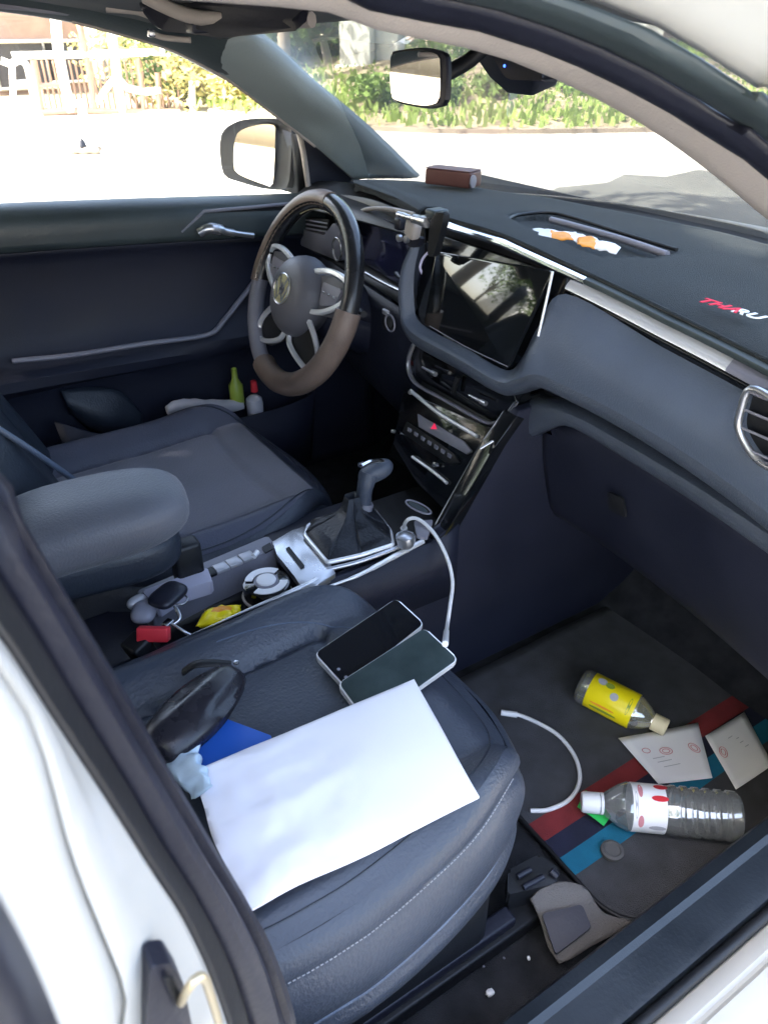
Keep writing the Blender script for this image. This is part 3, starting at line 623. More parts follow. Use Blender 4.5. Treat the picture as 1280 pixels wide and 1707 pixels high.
# left vent seen through the wheel
lv = empty('air_vent', (-.58, .18, 1.02), dash)
prism('vent_frame', rounded([P(498, 380, y=.17), P(540, 392, y=.165), P(556, 370, y=.165), P(566, 380, y=.165), P(566, 436, y=.165), P(500, 408, y=.17)], .008), (0, .02, 0), 'greyplastic', lv, bev=.002)
prism('vent_recess', [P(505, 362, y=.175), P(548, 366, y=.175), P(545, 388, y=.172), P(506, 378, y=.175)], (0, .01, 0), 'black', lv)
for k in range(3): tube('vent_slat', [P(510, 366 + 7 * k, y=.168), P(545, 372 + 7 * k, y=.166)], .0018, 'greyplastic', lv, seg=6)
tube('vent_ring', crom([P(560, 396, y=.158), P(567, 404, y=.158), P(568, 425, y=.158), P(562, 434, y=.158), P(556, 424, y=.158), P(555, 406, y=.158)], 30, True), .0022, 'silver', lv, closed=True, smooth=False)

# ---- steering column and wheel
hub = P(501, 489, y=.018); tilt = R(22)
ex = V((1, 0, 0)); ez = V((0, math.sin(tilt), math.cos(tilt))); ey = V((0, math.cos(tilt), -math.sin(tilt)))
W = lambda a, b, d=0: hub + ex * a + ez * b + ey * d       # wheel plane: right, up, forward
sc_ = empty('steering_column', tuple(hub + ey * .12), car)
loft('column_cover', [[W(.05 * math.cos(t) * s, .05 * math.sin(t) * s - .012, d) for t in [2 * math.pi * k / 24 for k in range(25)]] for d, s in ((.035, .9), (.05, 1.15), (.10, 1.3), (.17, 1.5))], 'navy', sc_, same=True, cross=3, solid=.002)
tube('column_stalk', [W(.04, .0, .06), W(.11, .008, .055), W(.155, .012, .045)], .006, 'black', sc_, rads=[.006, .007, .009, .009, .006])
tube('column_stalk', [W(-.04, .0, .06), W(-.11, .008, .055), W(-.15, .012, .045)], .006, 'black', sc_, rads=[.006, .007, .009, .009, .006])
lathe('ignition_switch', [(0, 0), (0, .014), (.008, .013), (.010, .010), (.010, 0)], P(650, 538, y=.105), (.25, -1, .1), 'black', sc_)
tube('ignition_ring', crom([P(650, 538, y=.095) + V((.015 * math.cos(t), 0, .015 * math.sin(t))) for t in [k * .7 for k in range(9)]], 24, True), .0016, 'greyplastic', sc_, closed=True, smooth=False)
box('column_switch', P(643, 520, y=.105), (.018, .006, .010), 'satin', sc_, bev=.002)
swh = empty('steering_wheel', tuple(hub), car)
def arc(a0, a1, rad, d=0, n=40, dent=0): 
    o = []
    for i in range(n):
        t = R(a0 + (a1 - a0) * i / (n - 1)); r = rad
        o.append(W(r * math.cos(t), r * math.sin(t) * (1 - dent), d))
    return o
RR = .1735
bm = bmesh.new(); tube_bm(bm, arc(3, 184, RR), .0172, seg=14, smooth=False); finish('rim', bm, 'wheel_leather', swh, ang=60)
bm = bmesh.new(); tube_bm(bm, arc(184, 262, RR), .0165, seg=14, smooth=False); finish('rim', bm, 'greyplastic', swh, ang=60)  # lower-left arc in pale grey, a highlight put into its colour
bm = bmesh.new(); tube_bm(bm, arc(-112, 4, RR), .0232, seg=16, smooth=False); finish('rim_cover', bm, 'tan', swh, ang=60)
bm = bmesh.new(); tube_bm(bm, arc(85, 186, RR + .0015, -.001), .0173, seg=14, smooth=False); finish('rim_cover', bm, 'tan_dark' if 'tan_dark' in MATS else 'tan', swh, ang=60)
tube('rim_piping', arc(0, 120, RR - .0165, -.002, 40), .0012, 'gold', swh, smooth=False)
# hub
prof = [(.035, .064), (.012, .077), (-.010, .075), (-.028, .064), (-.037, .047), (-.041, .022), (-.042, .0)]
rings = [[W(r * math.cos(t) * 1.0, r * math.sin(t) * (1.08 if math.sin(t) < 0 else .92), d) for t in [2 * math.pi * k / 36 for k in range(37)]] for d, r in prof]
loft('airbag_cover', rings, 'wheel_hub', swh, same=True, cross=3)
em = empty('emblem', tuple(W(0, 0, -.035)), swh)
def ring_pts(r, d, sc2=1): return [W(r * math.cos(t), r * math.sin(t), d) for t in [2 * math.pi * k / 32 for k in range(32)]]
em.parent = swh; bpy.data.objects.remove(em)
bm = bmesh.new(); prism_bm(bm, ring_pts(.0285, -.0405), -ey * .0012)
finish('emblem_disc', bm, 'gold', swh)
bm = bmesh.new(); tube_bm(bm, ring_pts(.028, -.0428), .0014, seg=6, closed=True, smooth=False)
for s in ([(-.0105, .0175), (-.0035, .002), (0, .009), (.0035, .002), (.0105, .0175)], [(-.0185, .009), (-.0085, -.0165), (-.0005, -.003), (.0005, -.003), (.0085, -.0165), (.0185, .009)]):
    tube_bm(bm, [W(a * 1.27, b * 1.27, -.0425) for a, b in s], .0016, seg=6, smooth=False)
finish('emblem', bm, 'silver', swh)
# spokes
def ribbon(name, pts, wd, m, parent, th=.006):
    q = crom([V((a, b, d)) for a, b, d in pts], 36); bm = bmesh.new(); rows_ = []
    for i, p in enumerate(q):
        t = (q[min(35, i + 1)] - q[max(0, i - 1)]); t = V((t.x, t.y, 0)).normalized(); nn_ = V((-t.y, t.x, 0)) * wd / 2
        rows_.append([bm.verts.new(W(r_.x, r_.y, r_.z + dz)) for r_, dz in ((p - nn_, th), (p - nn_ * .95, .001), (p - nn_ * .6, -.001), (p + nn_ * .6, -.001), (p + nn_ * .95, .001), (p + nn_, th))])
    for a, b in zip(rows_, rows_[1:]):
        for k in range(6): bm.faces.new((a[k], a[(k + 1) % 6], b[(k + 1) % 6], b[k]))
    bm.faces.new(rows_[0][::-1]); bm.faces.new(rows_[-1])
    return finish(name, bm, m, parent, ang=45)
for s in (-1, 1):
    pad_ = [W(s * .03, .045, -.004), W(s * .10, .058, -.004), W(s * .150, .050, .002), W(s * .156, .020, .004), W(s * .13, -.012, .002), W(s * .06, -.022, -.002)]
    prism('spoke', pad_, ey * .018, 'wheel_hub', swh, bev=.003)
    prism('button_pad', rounded([W(s * .075, .040, -.007), W(s * .138, .042, -.004), W(s * .132, .012, -.004), W(s * .085, -.002, -.007)], .006), ey * .004, 'greyplastic', swh, bev=.001)
    for k in range(3): box('button', W(s * (.092 + .018 * k), .024, -.0085), (.006, .002, .004), 'silver', swh, bev=.0006)
    ribbon('spoke_trim', [(s * .028, .046, -.012), (s * .09, .062, -.012), (s * .140, .060, -.008), (s * .156, .044, -.006), (s * .148, .018, -.006), (s * .10, -.010, -.010), (s * .045, -.022, -.014)], .0105, 'bright_satin', swh)
    low = [W(s * .04, -.04, -.0), W(s * .118, -.078, .004), W(s * .128, -.112, .006), W(s * .085, -.128, .008), W(s * .015, -.095, .0), W(s * .01, -.06, 0)]
    prism('lower_spoke', low, ey * .012, 'black', swh, bev=.003)
    ribbon('spoke_trim', [(s * .050, -.026, -.010), (s * .098, -.060, -.006), (s * .124, -.092, -.003), (s * .116, -.118, -.002), (s * .078, -.118, -.004), (s * .020, -.096, -.008), (s * .006, -.066, -.008)], .0100, 'bright_satin', swh)

# ---- centre console
con = empty('centre_console', (.05, -.25, .39), car)
bm = bmesh.new()
prism_bm(bm, [(-.055, y, z) for y, z in ((-.80, .38), (-.80, .64), (-.27, .64), (-.25, .70), (-.09, .70), (-.05, .665), (.10, .665), (.12, .80), (.50, .80), (.50, .38))], (.190, 0, 0), bev=.004)
finish('console_body', bm, 'navy', con)
prism('console_cheek', [(.128, y, z) for y, z in ((-.80, .40), (-.80, .69), (-.28, .705), (-.05, .712), (-.015, .728), (.066, .852), (.11, .90), (.50, .90), (.50, .40))], (.020, 0, 0), 'navy', con, bev=.004)
prism('cheek_edge', [(.121, y, z) for y, z in ((-.045, .716), (-.022, .722), (.062, .852), (.10, .895), (.12, .885), (.08, .85), (.0, .72))], (.030, 0, 0), 'gloss', con, bev=.003)
wallr = [P(262, 1090, z=.705), P(505, 984, z=.705), P(520, 1002, z=.705)]
loft('console_wall', [[V((.148, -.50, .60)), V((.146, -.27, .60)), V((.15, -.05, .60)), V((.152, .0, .60))], [V((.158, -.50, .716)), V((.143, -.27, .716)), V((.146, -.05, .716)), V((.150, .0, .735))]], 'navy', con, n=20, solid=.010)
tube('console_trim', [P(275, 1083, z=.722), P(390, 1030, z=.722), P(505, 978, z=.722), P(528, 966, z=.722)], .0042, 'bright_satin', con, n=24)
tube('console_trim', [P(548, 978, z=.716), P(600, 958, z=.716), P(660, 926, z=.718), P(705, 902, z=.720)], .0040, 'bright_satin', con, n=24, rads=[.002, .003, .004, .0045, .0045])
bz_out = [P(514, 874, z=.724), P(484, 884, z=.724), P(452, 903, z=.724), P(462, 925, z=.724), P(492, 962, z=.724), P(505, 985, z=.724), P(530, 974, z=.724), P(560, 955, z=.724), P(550, 938, z=.724), P(520, 905, z=.724)]
prism('console_bezel', bz_out, (0, 0, -.012), 'silver', con, bev=.002)
prism('bezel_slot', rounded([P(476, 914, z=.7262), P(482, 911, z=.7262), P(508, 943, z=.7262), P(502, 947, z=.7262)], .002), (0, 0, -.002), 'black', con, bev=0)
bt = [P(514, 876, z=.728), P(508, 893, z=.728), P(546, 938, z=.728), P(600, 926, z=.728), P(655, 908, z=.728), P(650, 885, z=.728), P(622, 850, z=.728), P(600, 848, z=.728)]
tube('boot_frame', rounded(bt, .004, 4), .0036, 'bright_satin', con, closed=True, smooth=False)
tube('bezel_arm', [P(545, 950, z=.722), P(600, 936, z=.722), P(660, 914, z=.724), P(672, 906, z=.724)], .0036, 'silver', con, n=20)
cb = sum(bt, V((0, 0, 0))) / len(bt); ct = V((.045, -.128, .775))
btr = rounded(bt, .004, 4)
lays = []
for t, s in ((0, 1), (.10, .95), (.20, .84), (.35, .55), (.6, .27), (1, .17)):
    L_ = []
    for i, p in enumerate(btr):
        f = 1 + .10 * math.sin(i * 1.3 + t * 5) * math.sin(math.pi * min(1, t * 1.2 + .02)); L_.append(cb.lerp(ct, t) + (p - cb) * s * f + V((0, 0, 0)))
    lays.append(L_ + [L_[0]])
loft('gear_boot', lays, 'boot_leather', con, same=True, cross=3)
gl = empty('gear_lever', tuple(ct), con); gl.location = ct - V(con.location) - V(car.location)
tube('lever_shaft', [P(592, 905, x=.05), P(600, 865, x=.048), P(606, 840, x=.046)], .009, 'black', gl, n=10)
tube('lever_collar', [P(606, 850, x=.046), P(609, 838, x=.046)], .0135, 'greyplastic', gl, smooth=False)
bm = bmesh.new(); tube_bm(bm, [P(607, 845, x=.046), P(607, 825, x=.046), P(610, 806, x=.046), P(616, 790, x=.044)], .0125, seg=16, n=14, rads=[.0115, .012, .0125, .0135, .0150])
finish('lever_grip', bm, 'pad', gl)
blob('lever_head', P(626, 786, x=.042), .0165, .028, .0155, 'pad', gl, rotz=R(-12), fn=lambda q: V((q.x, q.y, q.z + q.y * .25)))
tube('lever_trim', [P(603, 777, x=.050), P(618, 770, x=.048), P(634, 769, x=.046), P(647, 775, x=.044)], .0040, 'chrome', gl, n=16)
lathe('lever_button', [(0, 0), (0, .0045), (.006, .0042), (.007, 0)], P(604, 774, x=.045), (.3, -1, .2), 'chrome', gl, seg=14)
# storage bay in front of the lever
prism('storage_tray', rounded([V((-.04, -.07, .690)), V((.120, -.085, .690)), V((.122, .06, .69)), V((-.04, .06, .69))], .01), (0, 0, -.01), 'black', con, bev=.002)
lathe('power_socket', [(0, .0), (0, .015), (.006, .016), (.012, .015), (.0125, .010), (.006, .0095), (.006, 0)], P(676, 904, z=.722), (0, -.05, 1), 'silver', con)
prism('socket_panel', rounded([P(690, 868, z=.735), P(722, 866, z=.74), P(712, 896, z=.73), P(694, 892, z=.73)], .003), (0, 0, -.006), 'greyplastic', con, bev=.001)
# left part of the console: switch strip
prism('switch_strip', rounded([P(228, 985, z=.722), P(446, 893, z=.722), P(462, 912, z=.722), P(350, 962, z=.722), P(250, 1012, z=.722)], .004), (0, 0, -.05), 'greyplastic', con, bev=.002)
for t, mm in ((.46, 'black'), (.56, 'satin'), (.66, 'satin'), (.76, 'satin')):
    c = P(240 + 215 * t + 8, 990 - 92 * t + 8, z=.724)
    box('switch', c, (.019, .021, .006), mm, con, rot=Matrix.Rotation(R(3), 3, 'Z'), bev=.0015)
tube('switch_light', [P(423, 928, z=.7275), P(429, 920, z=.7275)], .0042, 'white', con, smooth=False)
prism('switch_recess', rounded([P(436, 912, z=.7245), P(450, 904, z=.7245), P(456, 914, z=.7245), P(442, 922, z=.7245)], .002), (0, 0, -.002), 'black', con, bev=0)
# hand-brake lever lid, the pale grey block
prism('hand_brake', rounded([P(236, 985, z=.742), P(345, 945, z=.742), P(354, 968, z=.738), P(300, 985, z=.738), P(262, 1010, z=.738)], .004), (0, 0, -.022), 'lavender', con, bev=.003)
prism('console_floor', [V((.03, -.50, .652)), V((.145, -.50, .652)), V((.14, -.275, .652)), V((.03, -.275, .652))], (0, 0, -.004), 'black', con, bev=0)
# arm rest
ar = empty('armrest', (.0, -.5, .8), car)
def arf(q):
    q = q.copy(); t = (q.y + .16) / .32
    q.z += .016 * t - .03 * max(0, -q.y / .16) ** 2; q.x *= 1 + .10 * (1 - t)
    return q
blob('armrest_pad', (.006, -.525, .835), .074, .146, .045, 'armrest', ar, rotz=R(-9), px=3.2, pz=2.6, fn=arf)
blob('armrest_base', (.006, -.53, .795), .068, .132, .038, 'leather_dark', ar, rotz=R(-9), px=3.4, pz=3.2)
box('armrest_hinge', (.045, -.40, .745), (.03, .04, .09), 'black', ar, bev=.006)
# belt buckle
bk = empty('belt_buckle', (.14, -.5, .72), car)
bc = P(254, 1062, z=.745)
box('buckle_body', bc + V((-.004, -.012, -.03)), (.034, .028, .066), 'black', bk, rot=Matrix.Rotation(R(18), 3, 'X') @ Matrix.Rotation(R(20), 3, 'Z'), bev=.005)
box('buckle_button', P(256, 1057, z=.752), (.040, .014, .018), 'red', bk, rot=Matrix.Rotation(YAW - R(2), 3, 'Z') @ Matrix.Rotation(R(-25), 3, 'X'), bev=.002)

# ---- front seats
def sstep(a, b, x):
    t = max(0, min(1, (x - a) / (b - a))); return t * t * (3 - 2 * t)
class Cushion:
    def __init__(s, cx, cy, hw, hl, z0, bh=.035, inner=.60, ex=3.0):
        s.cx, s.cy, s.hw, s.hl, s.z0, s.bh, s.inner, s.ex = cx, cy, hw, hl, z0, bh, inner, ex
    def out(s, t):
        c, n = math.cos(t), math.sin(t)
        x = math.copysign(abs(c) ** (2 / s.ex), c); y = math.copysign(abs(n) ** (2 / s.ex), n)
        x *= 1 - .07 * max(0, y)
        return x, y
    def top(s, u, v):                       # u across, v along (-1..1, +1 = front)
        z = s.z0 + s.bh * sstep(s.inner - .05, .86, abs(u)) - s.bh * .55 * sstep(.86, 1.02, abs(u))
        z += .012 * sstep(-.2, .75, v) - .045 * sstep(.72, 1.02, v) ** 1.3
        z -= .010 * math.exp(-((abs(u) - s.inner) / .030) ** 2) * (1 if v < .55 else .3)
        z -= .007 * math.exp(-((v - .50 - .10 * u * u) / .030) ** 2) * (1 if abs(u) < s.inner + .03 else 0)
        z += .003 * noise.noise(V((u * 2.3 + s.cx * 9, v * 2.5, 1)))
        return z
    def pt(s, t, sc): 
        x, y = s.out(t); u, v = x * sc, y * sc
        return V((s.cx + u * s.hw, s.cy + v * s.hl, s.top(u, v)))
    def side(s, t, so, dz):
        x, y = s.out(t); p = s.pt(t, 1.0)
        wr = .004 * noise.noise(V((x * 3, y * 3 + dz * 5, s.cx))) 
        return V((s.cx + x * (s.hw + so + wr), s.cy + y * (s.hl + so + wr), p.z * (1 if dz > -.06 else max(0, 1 - (-dz - .06) * 8)) + (s.z0 + .01) * (0 if dz > -.06 else min(1, (-dz - .06) * 8)) + dz))
    def build(s, parent, m_top, m_side, m_seam, m_in=None):
        N = 120; tt = [2 * math.pi * k / N for k in range(N)]
        bm = bmesh.new(); c = bm.verts.new(V((s.cx, s.cy, s.top(0, 0)))); rings = []
        scs = [i / 44 for i in range(1, 45)]
        for sc in scs: rings.append([bm.verts.new(s.pt(t, sc)) for t in tt])
        for k in range(N): bm.faces.new((c, rings[0][k], rings[0][(k + 1) % N]))
        for a, b in zip(rings, rings[1:]):
            for k in range(N): bm.faces.new((a[k], b[k], b[(k + 1) % N], a[(k + 1) % N]))
        if m_in:
            for co, no in (((s.cx - s.inner * s.hw, 0, 0), (1, 0, 0)), ((s.cx + s.inner * s.hw, 0, 0), (1, 0, 0)), ((0, s.cy + .80 * s.hl, 0), (0, 1, 0))):
                bmesh.ops.bisect_plane(bm, geom=bm.verts[:] + bm.edges[:] + bm.faces[:], plane_co=co, plane_no=no, dist=.0004)
        for f in bm.faces:
            p = f.calc_center_median(); f.material_index = 1 if abs(p.x - s.cx) < s.inner * s.hw and (p.y - s.cy) < .80 * s.hl else 0
        finish('cushion', bm, [m_top, m_in or m_top], parent, ang=70)
        prof = [(0, 0), (.006, -.003), (.012, -.012), (.015, -.03), (.010, -.034), (.018, -.042), (.024, -.07), (.022, -.10), (.013, -.118), (.020, -.125), (.020, -.145), (.008, -.175), (-.02, -.20)]
        rr = [[s.side(t, a, b) for t in tt + [0]] for a, b in prof]
        loft('cushion_side', rr, m_side, parent, same=True, cross=2, ang=60)
        return s
def stitches(name, pts, m, parent, step=.0042, ln=.0027, r=.0009):
    p = lin(pts, max(3, int(sum((b - a).length for a, b in zip(pts, pts[1:])) / step))); bm = bmesh.new()
    for a, b in zip(p, p[1:]):
        d = (b - a).normalized() * ln / 2; c = (a + b) / 2; tube_bm(bm, [c - d, c + d], r, seg=5, smooth=False)
    return finish(name, bm, m, parent, ang=60)

seatR = empty('front_seat', (.40, -.5, .42), car); tag(seatR, 'dark blue-grey leather seat with papers and phones lying on it')
cR = Cushion(.400, -.455, .202, .264, .742, .030, .62, 2.9).build(seatR, 'leather', 'leather', 'stitch')
tt_ = [R(a) for a in range(-78, 92, 3)]
stitches('seat_stitching', [cR.side(t, .0145, -.029) + V((.0012, 0, .001)) for t in tt_ if t < R(40)], 'stitch', seatR, r=.0006)
tube('seat_piping', [cR.side(t, .0085, -.0335) for t in tt_], .0022, 'leather_dark', seatR, n=80, seg=6)
tube('seat_piping', [cR.side(t, .0145, -.120) for t in tt_ if t < R(50)], .0022, 'pad_light', seatR, n=60, seg=6)
tube('seat_seam', [cR.pt(R(a), .93) + V((0, 0, .0005)) for a in range(-70, 110, 5)], .0010, 'leather_dark', seatR, n=90, seg=5)
tube('seat_seam', [cR.pt(R(a), .80) + V((0, 0, .0)) for a in range(118, 182, 5)], .0010, 'pad_light', seatR, n=50, seg=5)
# seat base, rail
box('seat_base', (.40, -.46, .50), (.34, .42, .13), 'black', seatR, bev=.02)
for x in (.575, .23):
    box('seat_rail', (x - .015, -.42, .420), (.035, .50, .026), 'black', seatR, bev=.004)
    box('rail_slider', (x - .015, -.45, .442), (.022, .48, .018), 'rubber', seatR, bev=.004)
prism('rail_bracket', rounded([P(846, 1492, z=.470), P(846, 1452, z=.470), P(898, 1424, z=.470), P(934, 1450, z=.465), P(928, 1474, z=.460)], .004), (0, 0, -.04), 'black', seatR, bev=.003)
for a_, b_ in (((862, 1462), (884, 1450)), ((872, 1480), (905, 1462))): tube('bracket_rib', [P(*a_, z=.474), P(*b_, z=.474)], .004, 'rubber', seatR)
tube('bracket_pin', [P(918, 1452, z=.470), P(928, 1462, z=.466)], .005, 'rubber', seatR)
# backrests: shaped column of sections leaning back
def backrest(cx, y0, z0, parent, m, hw=.20, lean=18):
    secs = []; la = R(lean)
    for k in range(15):
        h = k / 14 * .62; f = k / 14
        wid = hw * (1.04 + .12 * math.sin(min(1, f * 1.5) * math.pi) - .30 * f ** 3); th = .075 * (1 - .45 * f ** 2) + .008
        o = V((cx, y0 - math.sin(la) * h, z0 + math.cos(la) * h)); n = V((0, math.cos(la), math.sin(la)))
        r = []
        for i in range(49):
            t = 2 * math.pi * i / 48; c, s_ = math.cos(t), math.sin(t)
            x = math.copysign(abs(c) ** (2 / 3.2), c); d = math.copysign(abs(s_) ** (2 / 2.6), s_)
            bol = .045 * sstep(.50, .85, abs(x)) * (1 - f * .6) - .035 * sstep(.85, 1.05, abs(x)) if d > 0 else 0
            g = -.008 * math.exp(-((abs(x) - .58) / .035) ** 2) if d > 0 else 0
            r.append(o + V((x * wid, 0, 0)) + n * (d * th + (bol + g) * max(0, d)))
        secs.append(r)
    ctop = sum(secs[-1][:-1], V((0, 0, 0))) / 48
    for q, up in ((.85, .018), (.5, .028), (.02, .030)): secs.append([ctop + (p - ctop) * q + V((0, -.005, up)) for p in secs[-4 + 3 if False else 14]])
    loft('backrest', secs, m, parent, same=True, cross=2, ang=70)
    blob('head_restraint', (cx, y0 - math.sin(la) * .76, z0 + .76), .125, .055, .085, m, parent, px=3, pz=2.8)
    for s in (-1, 1): tube('restraint_post', [V((cx + s * .05, y0 - math.sin(la) * .60, z0 + .60)), V((cx + s * .05, y0 - math.sin(la) * .72, z0 + .72))], .006, 'silver', parent)
backrest(.40, -.705, .70, seatR, 'leather_dark', hw=.205, lean=20)
seatL = empty('front_seat', (-.33, -.35, .42), car); tag(seatL, 'grey seat behind the steering wheel, cushion scuffed pale')
cL = Cushion(-.285, -.310, .250, .255, .682, .034, .66, 2.7).build(seatL, 'leather_edge', 'leather', 'stitch', 'leather_grey')
tube('seat_seam', [cL.pt(R(a), .97) + V((0, 0, .0005)) for a in range(-90, 200, 6)], .0016, 'leather_dark', seatL, n=90, seg=5)
box('seat_base', (-.33, -.36, .45), (.34, .42, .13), 'black', seatL, bev=.02)
backrest(-.33, -.56, .66, seatL, 'leather_dark', hw=.205, lean=20)
tube('seat_piping', [P(-40, 690, x=-.14), P(0, 716, x=-.14), P(60, 755, x=-.14), P(128, 803, x=-.145)], .0045, 'pad_light', seatL, n=20)
# rear bench, closes the cabin
rb = empty('rear_bench', (.03, -1.5, .45), car)
blob('bench_cushion', (.03, -1.45, .66), .60, .26, .10, 'leather_dark', rb, px=4, pz=2.6)
bm = bmesh.new(); box_bm(bm, (.03, -1.78, .92), (1.22, .14, .52), Matrix.Rotation(R(18), 3, 'X'), .04); finish('bench_back', bm, 'leather_dark', rb)
# near seat's beige trim flap next to the sill
tf = empty('rail_cover', (.60, -.14, .42), car)
e1 = [P(884, 1500, z=.452), P(905, 1478, z=.458), P(940, 1472, z=.460), P(975, 1482, z=.456), P(985, 1505, z=.445)]
e2 = [P(900, 1535, z=.440), P(935, 1518, z=.448), P(970, 1512, z=.448), P(1000, 1520, z=.438), P(1010, 1530, z=.43)]
e3 = [P(914, 1580, z=.430), P(945, 1575, z=.432), P(980, 1555, z=.432), P(1015, 1540, z=.430), P(1050, 1535, z=.425)]
e4 = [P(932, 1607, z=.424), P(950, 1600, z=.424), P(985, 1578, z=.424), P(1020, 1560, z=.424), P(1052, 1542, z=.42)]
loft('cover_top', [shift(e1, 0, .01, -.03), e1, e2, e3, e4], 'woven', tf, n=24, cross=5, solid=.003)
prism('cover_recess', rounded([P(903, 1524, z=.455), P(970, 1508, z=.457), P(986, 1546, z=.450), P(926, 1592, z=.441)], .004), (0, 0, -.003), 'navy_grey', tf, bev=.001)

# ---- mirrors, visors, grab parts
im = empty('rear_view_mirror', tuple(P(700, 130, x=.02)), car)
fwd2 = V((-.80, -.52, .03)).normalized()          # turned towards the driver's seat
md = V((-.20, -.965, .06)).normalized(); mo0 = P(700, 130, x=.02)
mo = [PP(x_, y_, mo0, md) for x_, y_ in ((649, 92), (655, 84), (700, 78), (732, 84), (741, 98), (740, 164), (731, 177), (705, 180), (660, 170), (650, 155))]
mcir = crom(mo, 40, True); mc = sum(mcir, V((0, 0, 0))) / 40
bm = bmesh.new(); rg = []
for s, d in ((.92, .0), (.99, .002), (1.0, .005), (.97, .010), (.80, .015), (.45, .018)):
    rg.append([bm.verts.new(mc + (p - mc) * s - md * d) for p in mcir])
bm.faces.new(rg[0]); bm.faces.new(rg[-1][::-1])
for a, b in zip(rg, rg[1:]):
    for i in range(40): bm.faces.new((a[i], a[(i + 1) % 40], b[(i + 1) % 40], b[i]))
finish('mirror_housing', bm, 'rubber', im)
bm = bmesh.new(); prism_bm(bm, [mc + (p - mc) * .90 + md * .0005 for p in mcir], md * .0015); finish('mirror_glass', bm, 'mirror', im)
tube('mirror_stem', [mc - md * .03, mc - md * .05 + V((0, .03, .02)), V((.03, .115, 1.385))], .010, 'black', im)
# sensor housing behind the mirror on the glass
sh = [V((-.02, .125, 1.405)), V((.10, .120, 1.402)), V((.095, .175, 1.345)), V((.06, .20, 1.325)), V((.01, .20, 1.325)), V((-.01, .18, 1.345))]
prism('sensor_housing', sh, (0, -.045, -.012), 'rubber', im, bev=.006)
vis = empty('sun_visor', (-.33, .02, 1.39), car)
prism('visor_board', rounded([P(232, 12, x=-.42), P(300, 6, x=-.40), P(520, 20, x=-.12), P(500, 50, x=-.12), P(372, 62, x=-.35), P(262, 50, x=-.44)], .012), (-.01, .0, .012), 'rubber', vis, bev=.004)
tube('visor_edge', [P(240, -8, x=-.40), P(285, 14, x=-.38), P(330, 28, x=-.34), P(420, 33, x=-.26), P(520, 32, x=-.16)], .010, 'beige', vis, n=30)
tube('visor_arm', [P(176, 10, x=-.50), P(225, 14, x=-.49), P(250, 22, x=-.48)], .008, 'beige', vis)
tube('visor_clip', [P(256, 56, x=-.52), P(275, 62, x=-.51), P(318, 66, x=-.49)], .0045, 'beige', vis)
box('visor_hinge', P(252, 54, x=-.52), (.012, .012, .012), 'silver', vis, bev=.003)
box('visor_mirror_cover', P(330, 40, x=-.36) + V((0, 0, -.004)), (.03, .03, .014), 'navy', vis, bev=.003)

# ---- wheels
for x, y in ((-.74, 1.02), (.80, 1.02), (-.74, -1.62), (.80, -1.62)):
    wh = empty('wheel', (x, y, .32), car); s = 1 if x > 0 else -1
    lathe('tyre', [(-.10, .20), (-.105, .29), (-.08, .318), (.08, .318), (.105, .29), (.10, .20)], (x, y, .32), (s, 0, 0), 'tyre', wh, seg=48)
    bm = bmesh.new(); lathe_bm(bm, [(.03, .205), (.085, .205), (.088, .19), (.05, .18), (.045, .05), (.085, .045), (.088, 0)], (x, y, .32), (s, 0, 0), 40)
    for k in range(5): box_bm(bm, V((x + s * .075, y + .11 * math.cos(k * 1.2566), .32 + .11 * math.sin(k * 1.2566))), (.02, .17, .045), Matrix.Rotation(k * 1.2566, 3, 'X'), .004)
    finish('rim', bm, 'silver', wh)
# ---- tidy hazy bits: headlamps so the nose reads
for x in (-.62, .68):
    blob('headlight', (x, 1.49, .73), .13, .06, .05, 'mirror', car, px=3)

# ================================================================== THINGS IN THE CAR
def T_(name, label, cat, loc, group=None):
    o = empty(name, tuple(loc)); return tag(o, label, cat, group)
def settle(o):                                # put a lone mesh's origin at its own base
    me = o.data; vs_ = [v.co for v in me.vertices]
    c = V(((min(v.x for v in vs_) + max(v.x for v in vs_)) / 2, (min(v.y for v in vs_) + max(v.y for v in vs_)) / 2, min(v.z for v in vs_)))
    me.transform(Matrix.Translation(-c)); o.location = o.location + c; return o
# felt mat over the dashboard with a sunk tray
dm_ = T_('dash_mat', 'black felt mat covering the dashboard top, red and white lettering', 'dash mat', (.05, .3, 1.11))
mat_f = [P(585, 300, z=1.10), P(640, 300, z=1.108), P(700, 302, z=1.108), P(800, 315, z=1.108), P(900, 328, z=1.108), P(1060, 358, z=1.106), P(1180, 382, z=1.102), P(1285, 409, z=1.098), P(1400, 440, z=1.09)]
mat_m = [P(590, 304, z=1.118), P(650, 318, z=1.12), P(735, 340, z=1.122), P(850, 352, z=1.122), P(960, 382, z=1.12), P(1085, 420, z=1.118), P(1200, 460, z=1.112), P(1310, 500, z=1.106), P(1420, 545, z=1.095)]
mat_b = [P(593, 308, y=.235), P(650, 326, y=.205), P(700, 350, y=.170)] + [V((x, yb(x) + .006, zs(x) + .008)) for x in (-.10, .03, .16, .28, .42, .55, .70)]
rows_ = 40; cols_ = 120
A_, B_, C_ = crom(mat_f, cols_), crom(mat_m, cols_), crom(mat_b, cols_)
bm = bmesh.new(); gr = []
tr = [P(843, 366, z=1.118), P(868, 356, z=1.118), P(932, 355, z=1.118), P(1130, 416, z=1.118), P(1090, 428, z=1.118), P(1000, 424, z=1.118), P(890, 392, z=1.118)]
def inpoly(p, poly):
    r = False; j = len(poly) - 1
    for i in range(len(poly)):
        a, b = poly[i], poly[j]
        if (a.y > p.y) != (b.y > p.y) and p.x < (b.x - a.x) * (p.y - a.y) / (b.y - a.y) + a.x: r = not r
        j = i
    return r
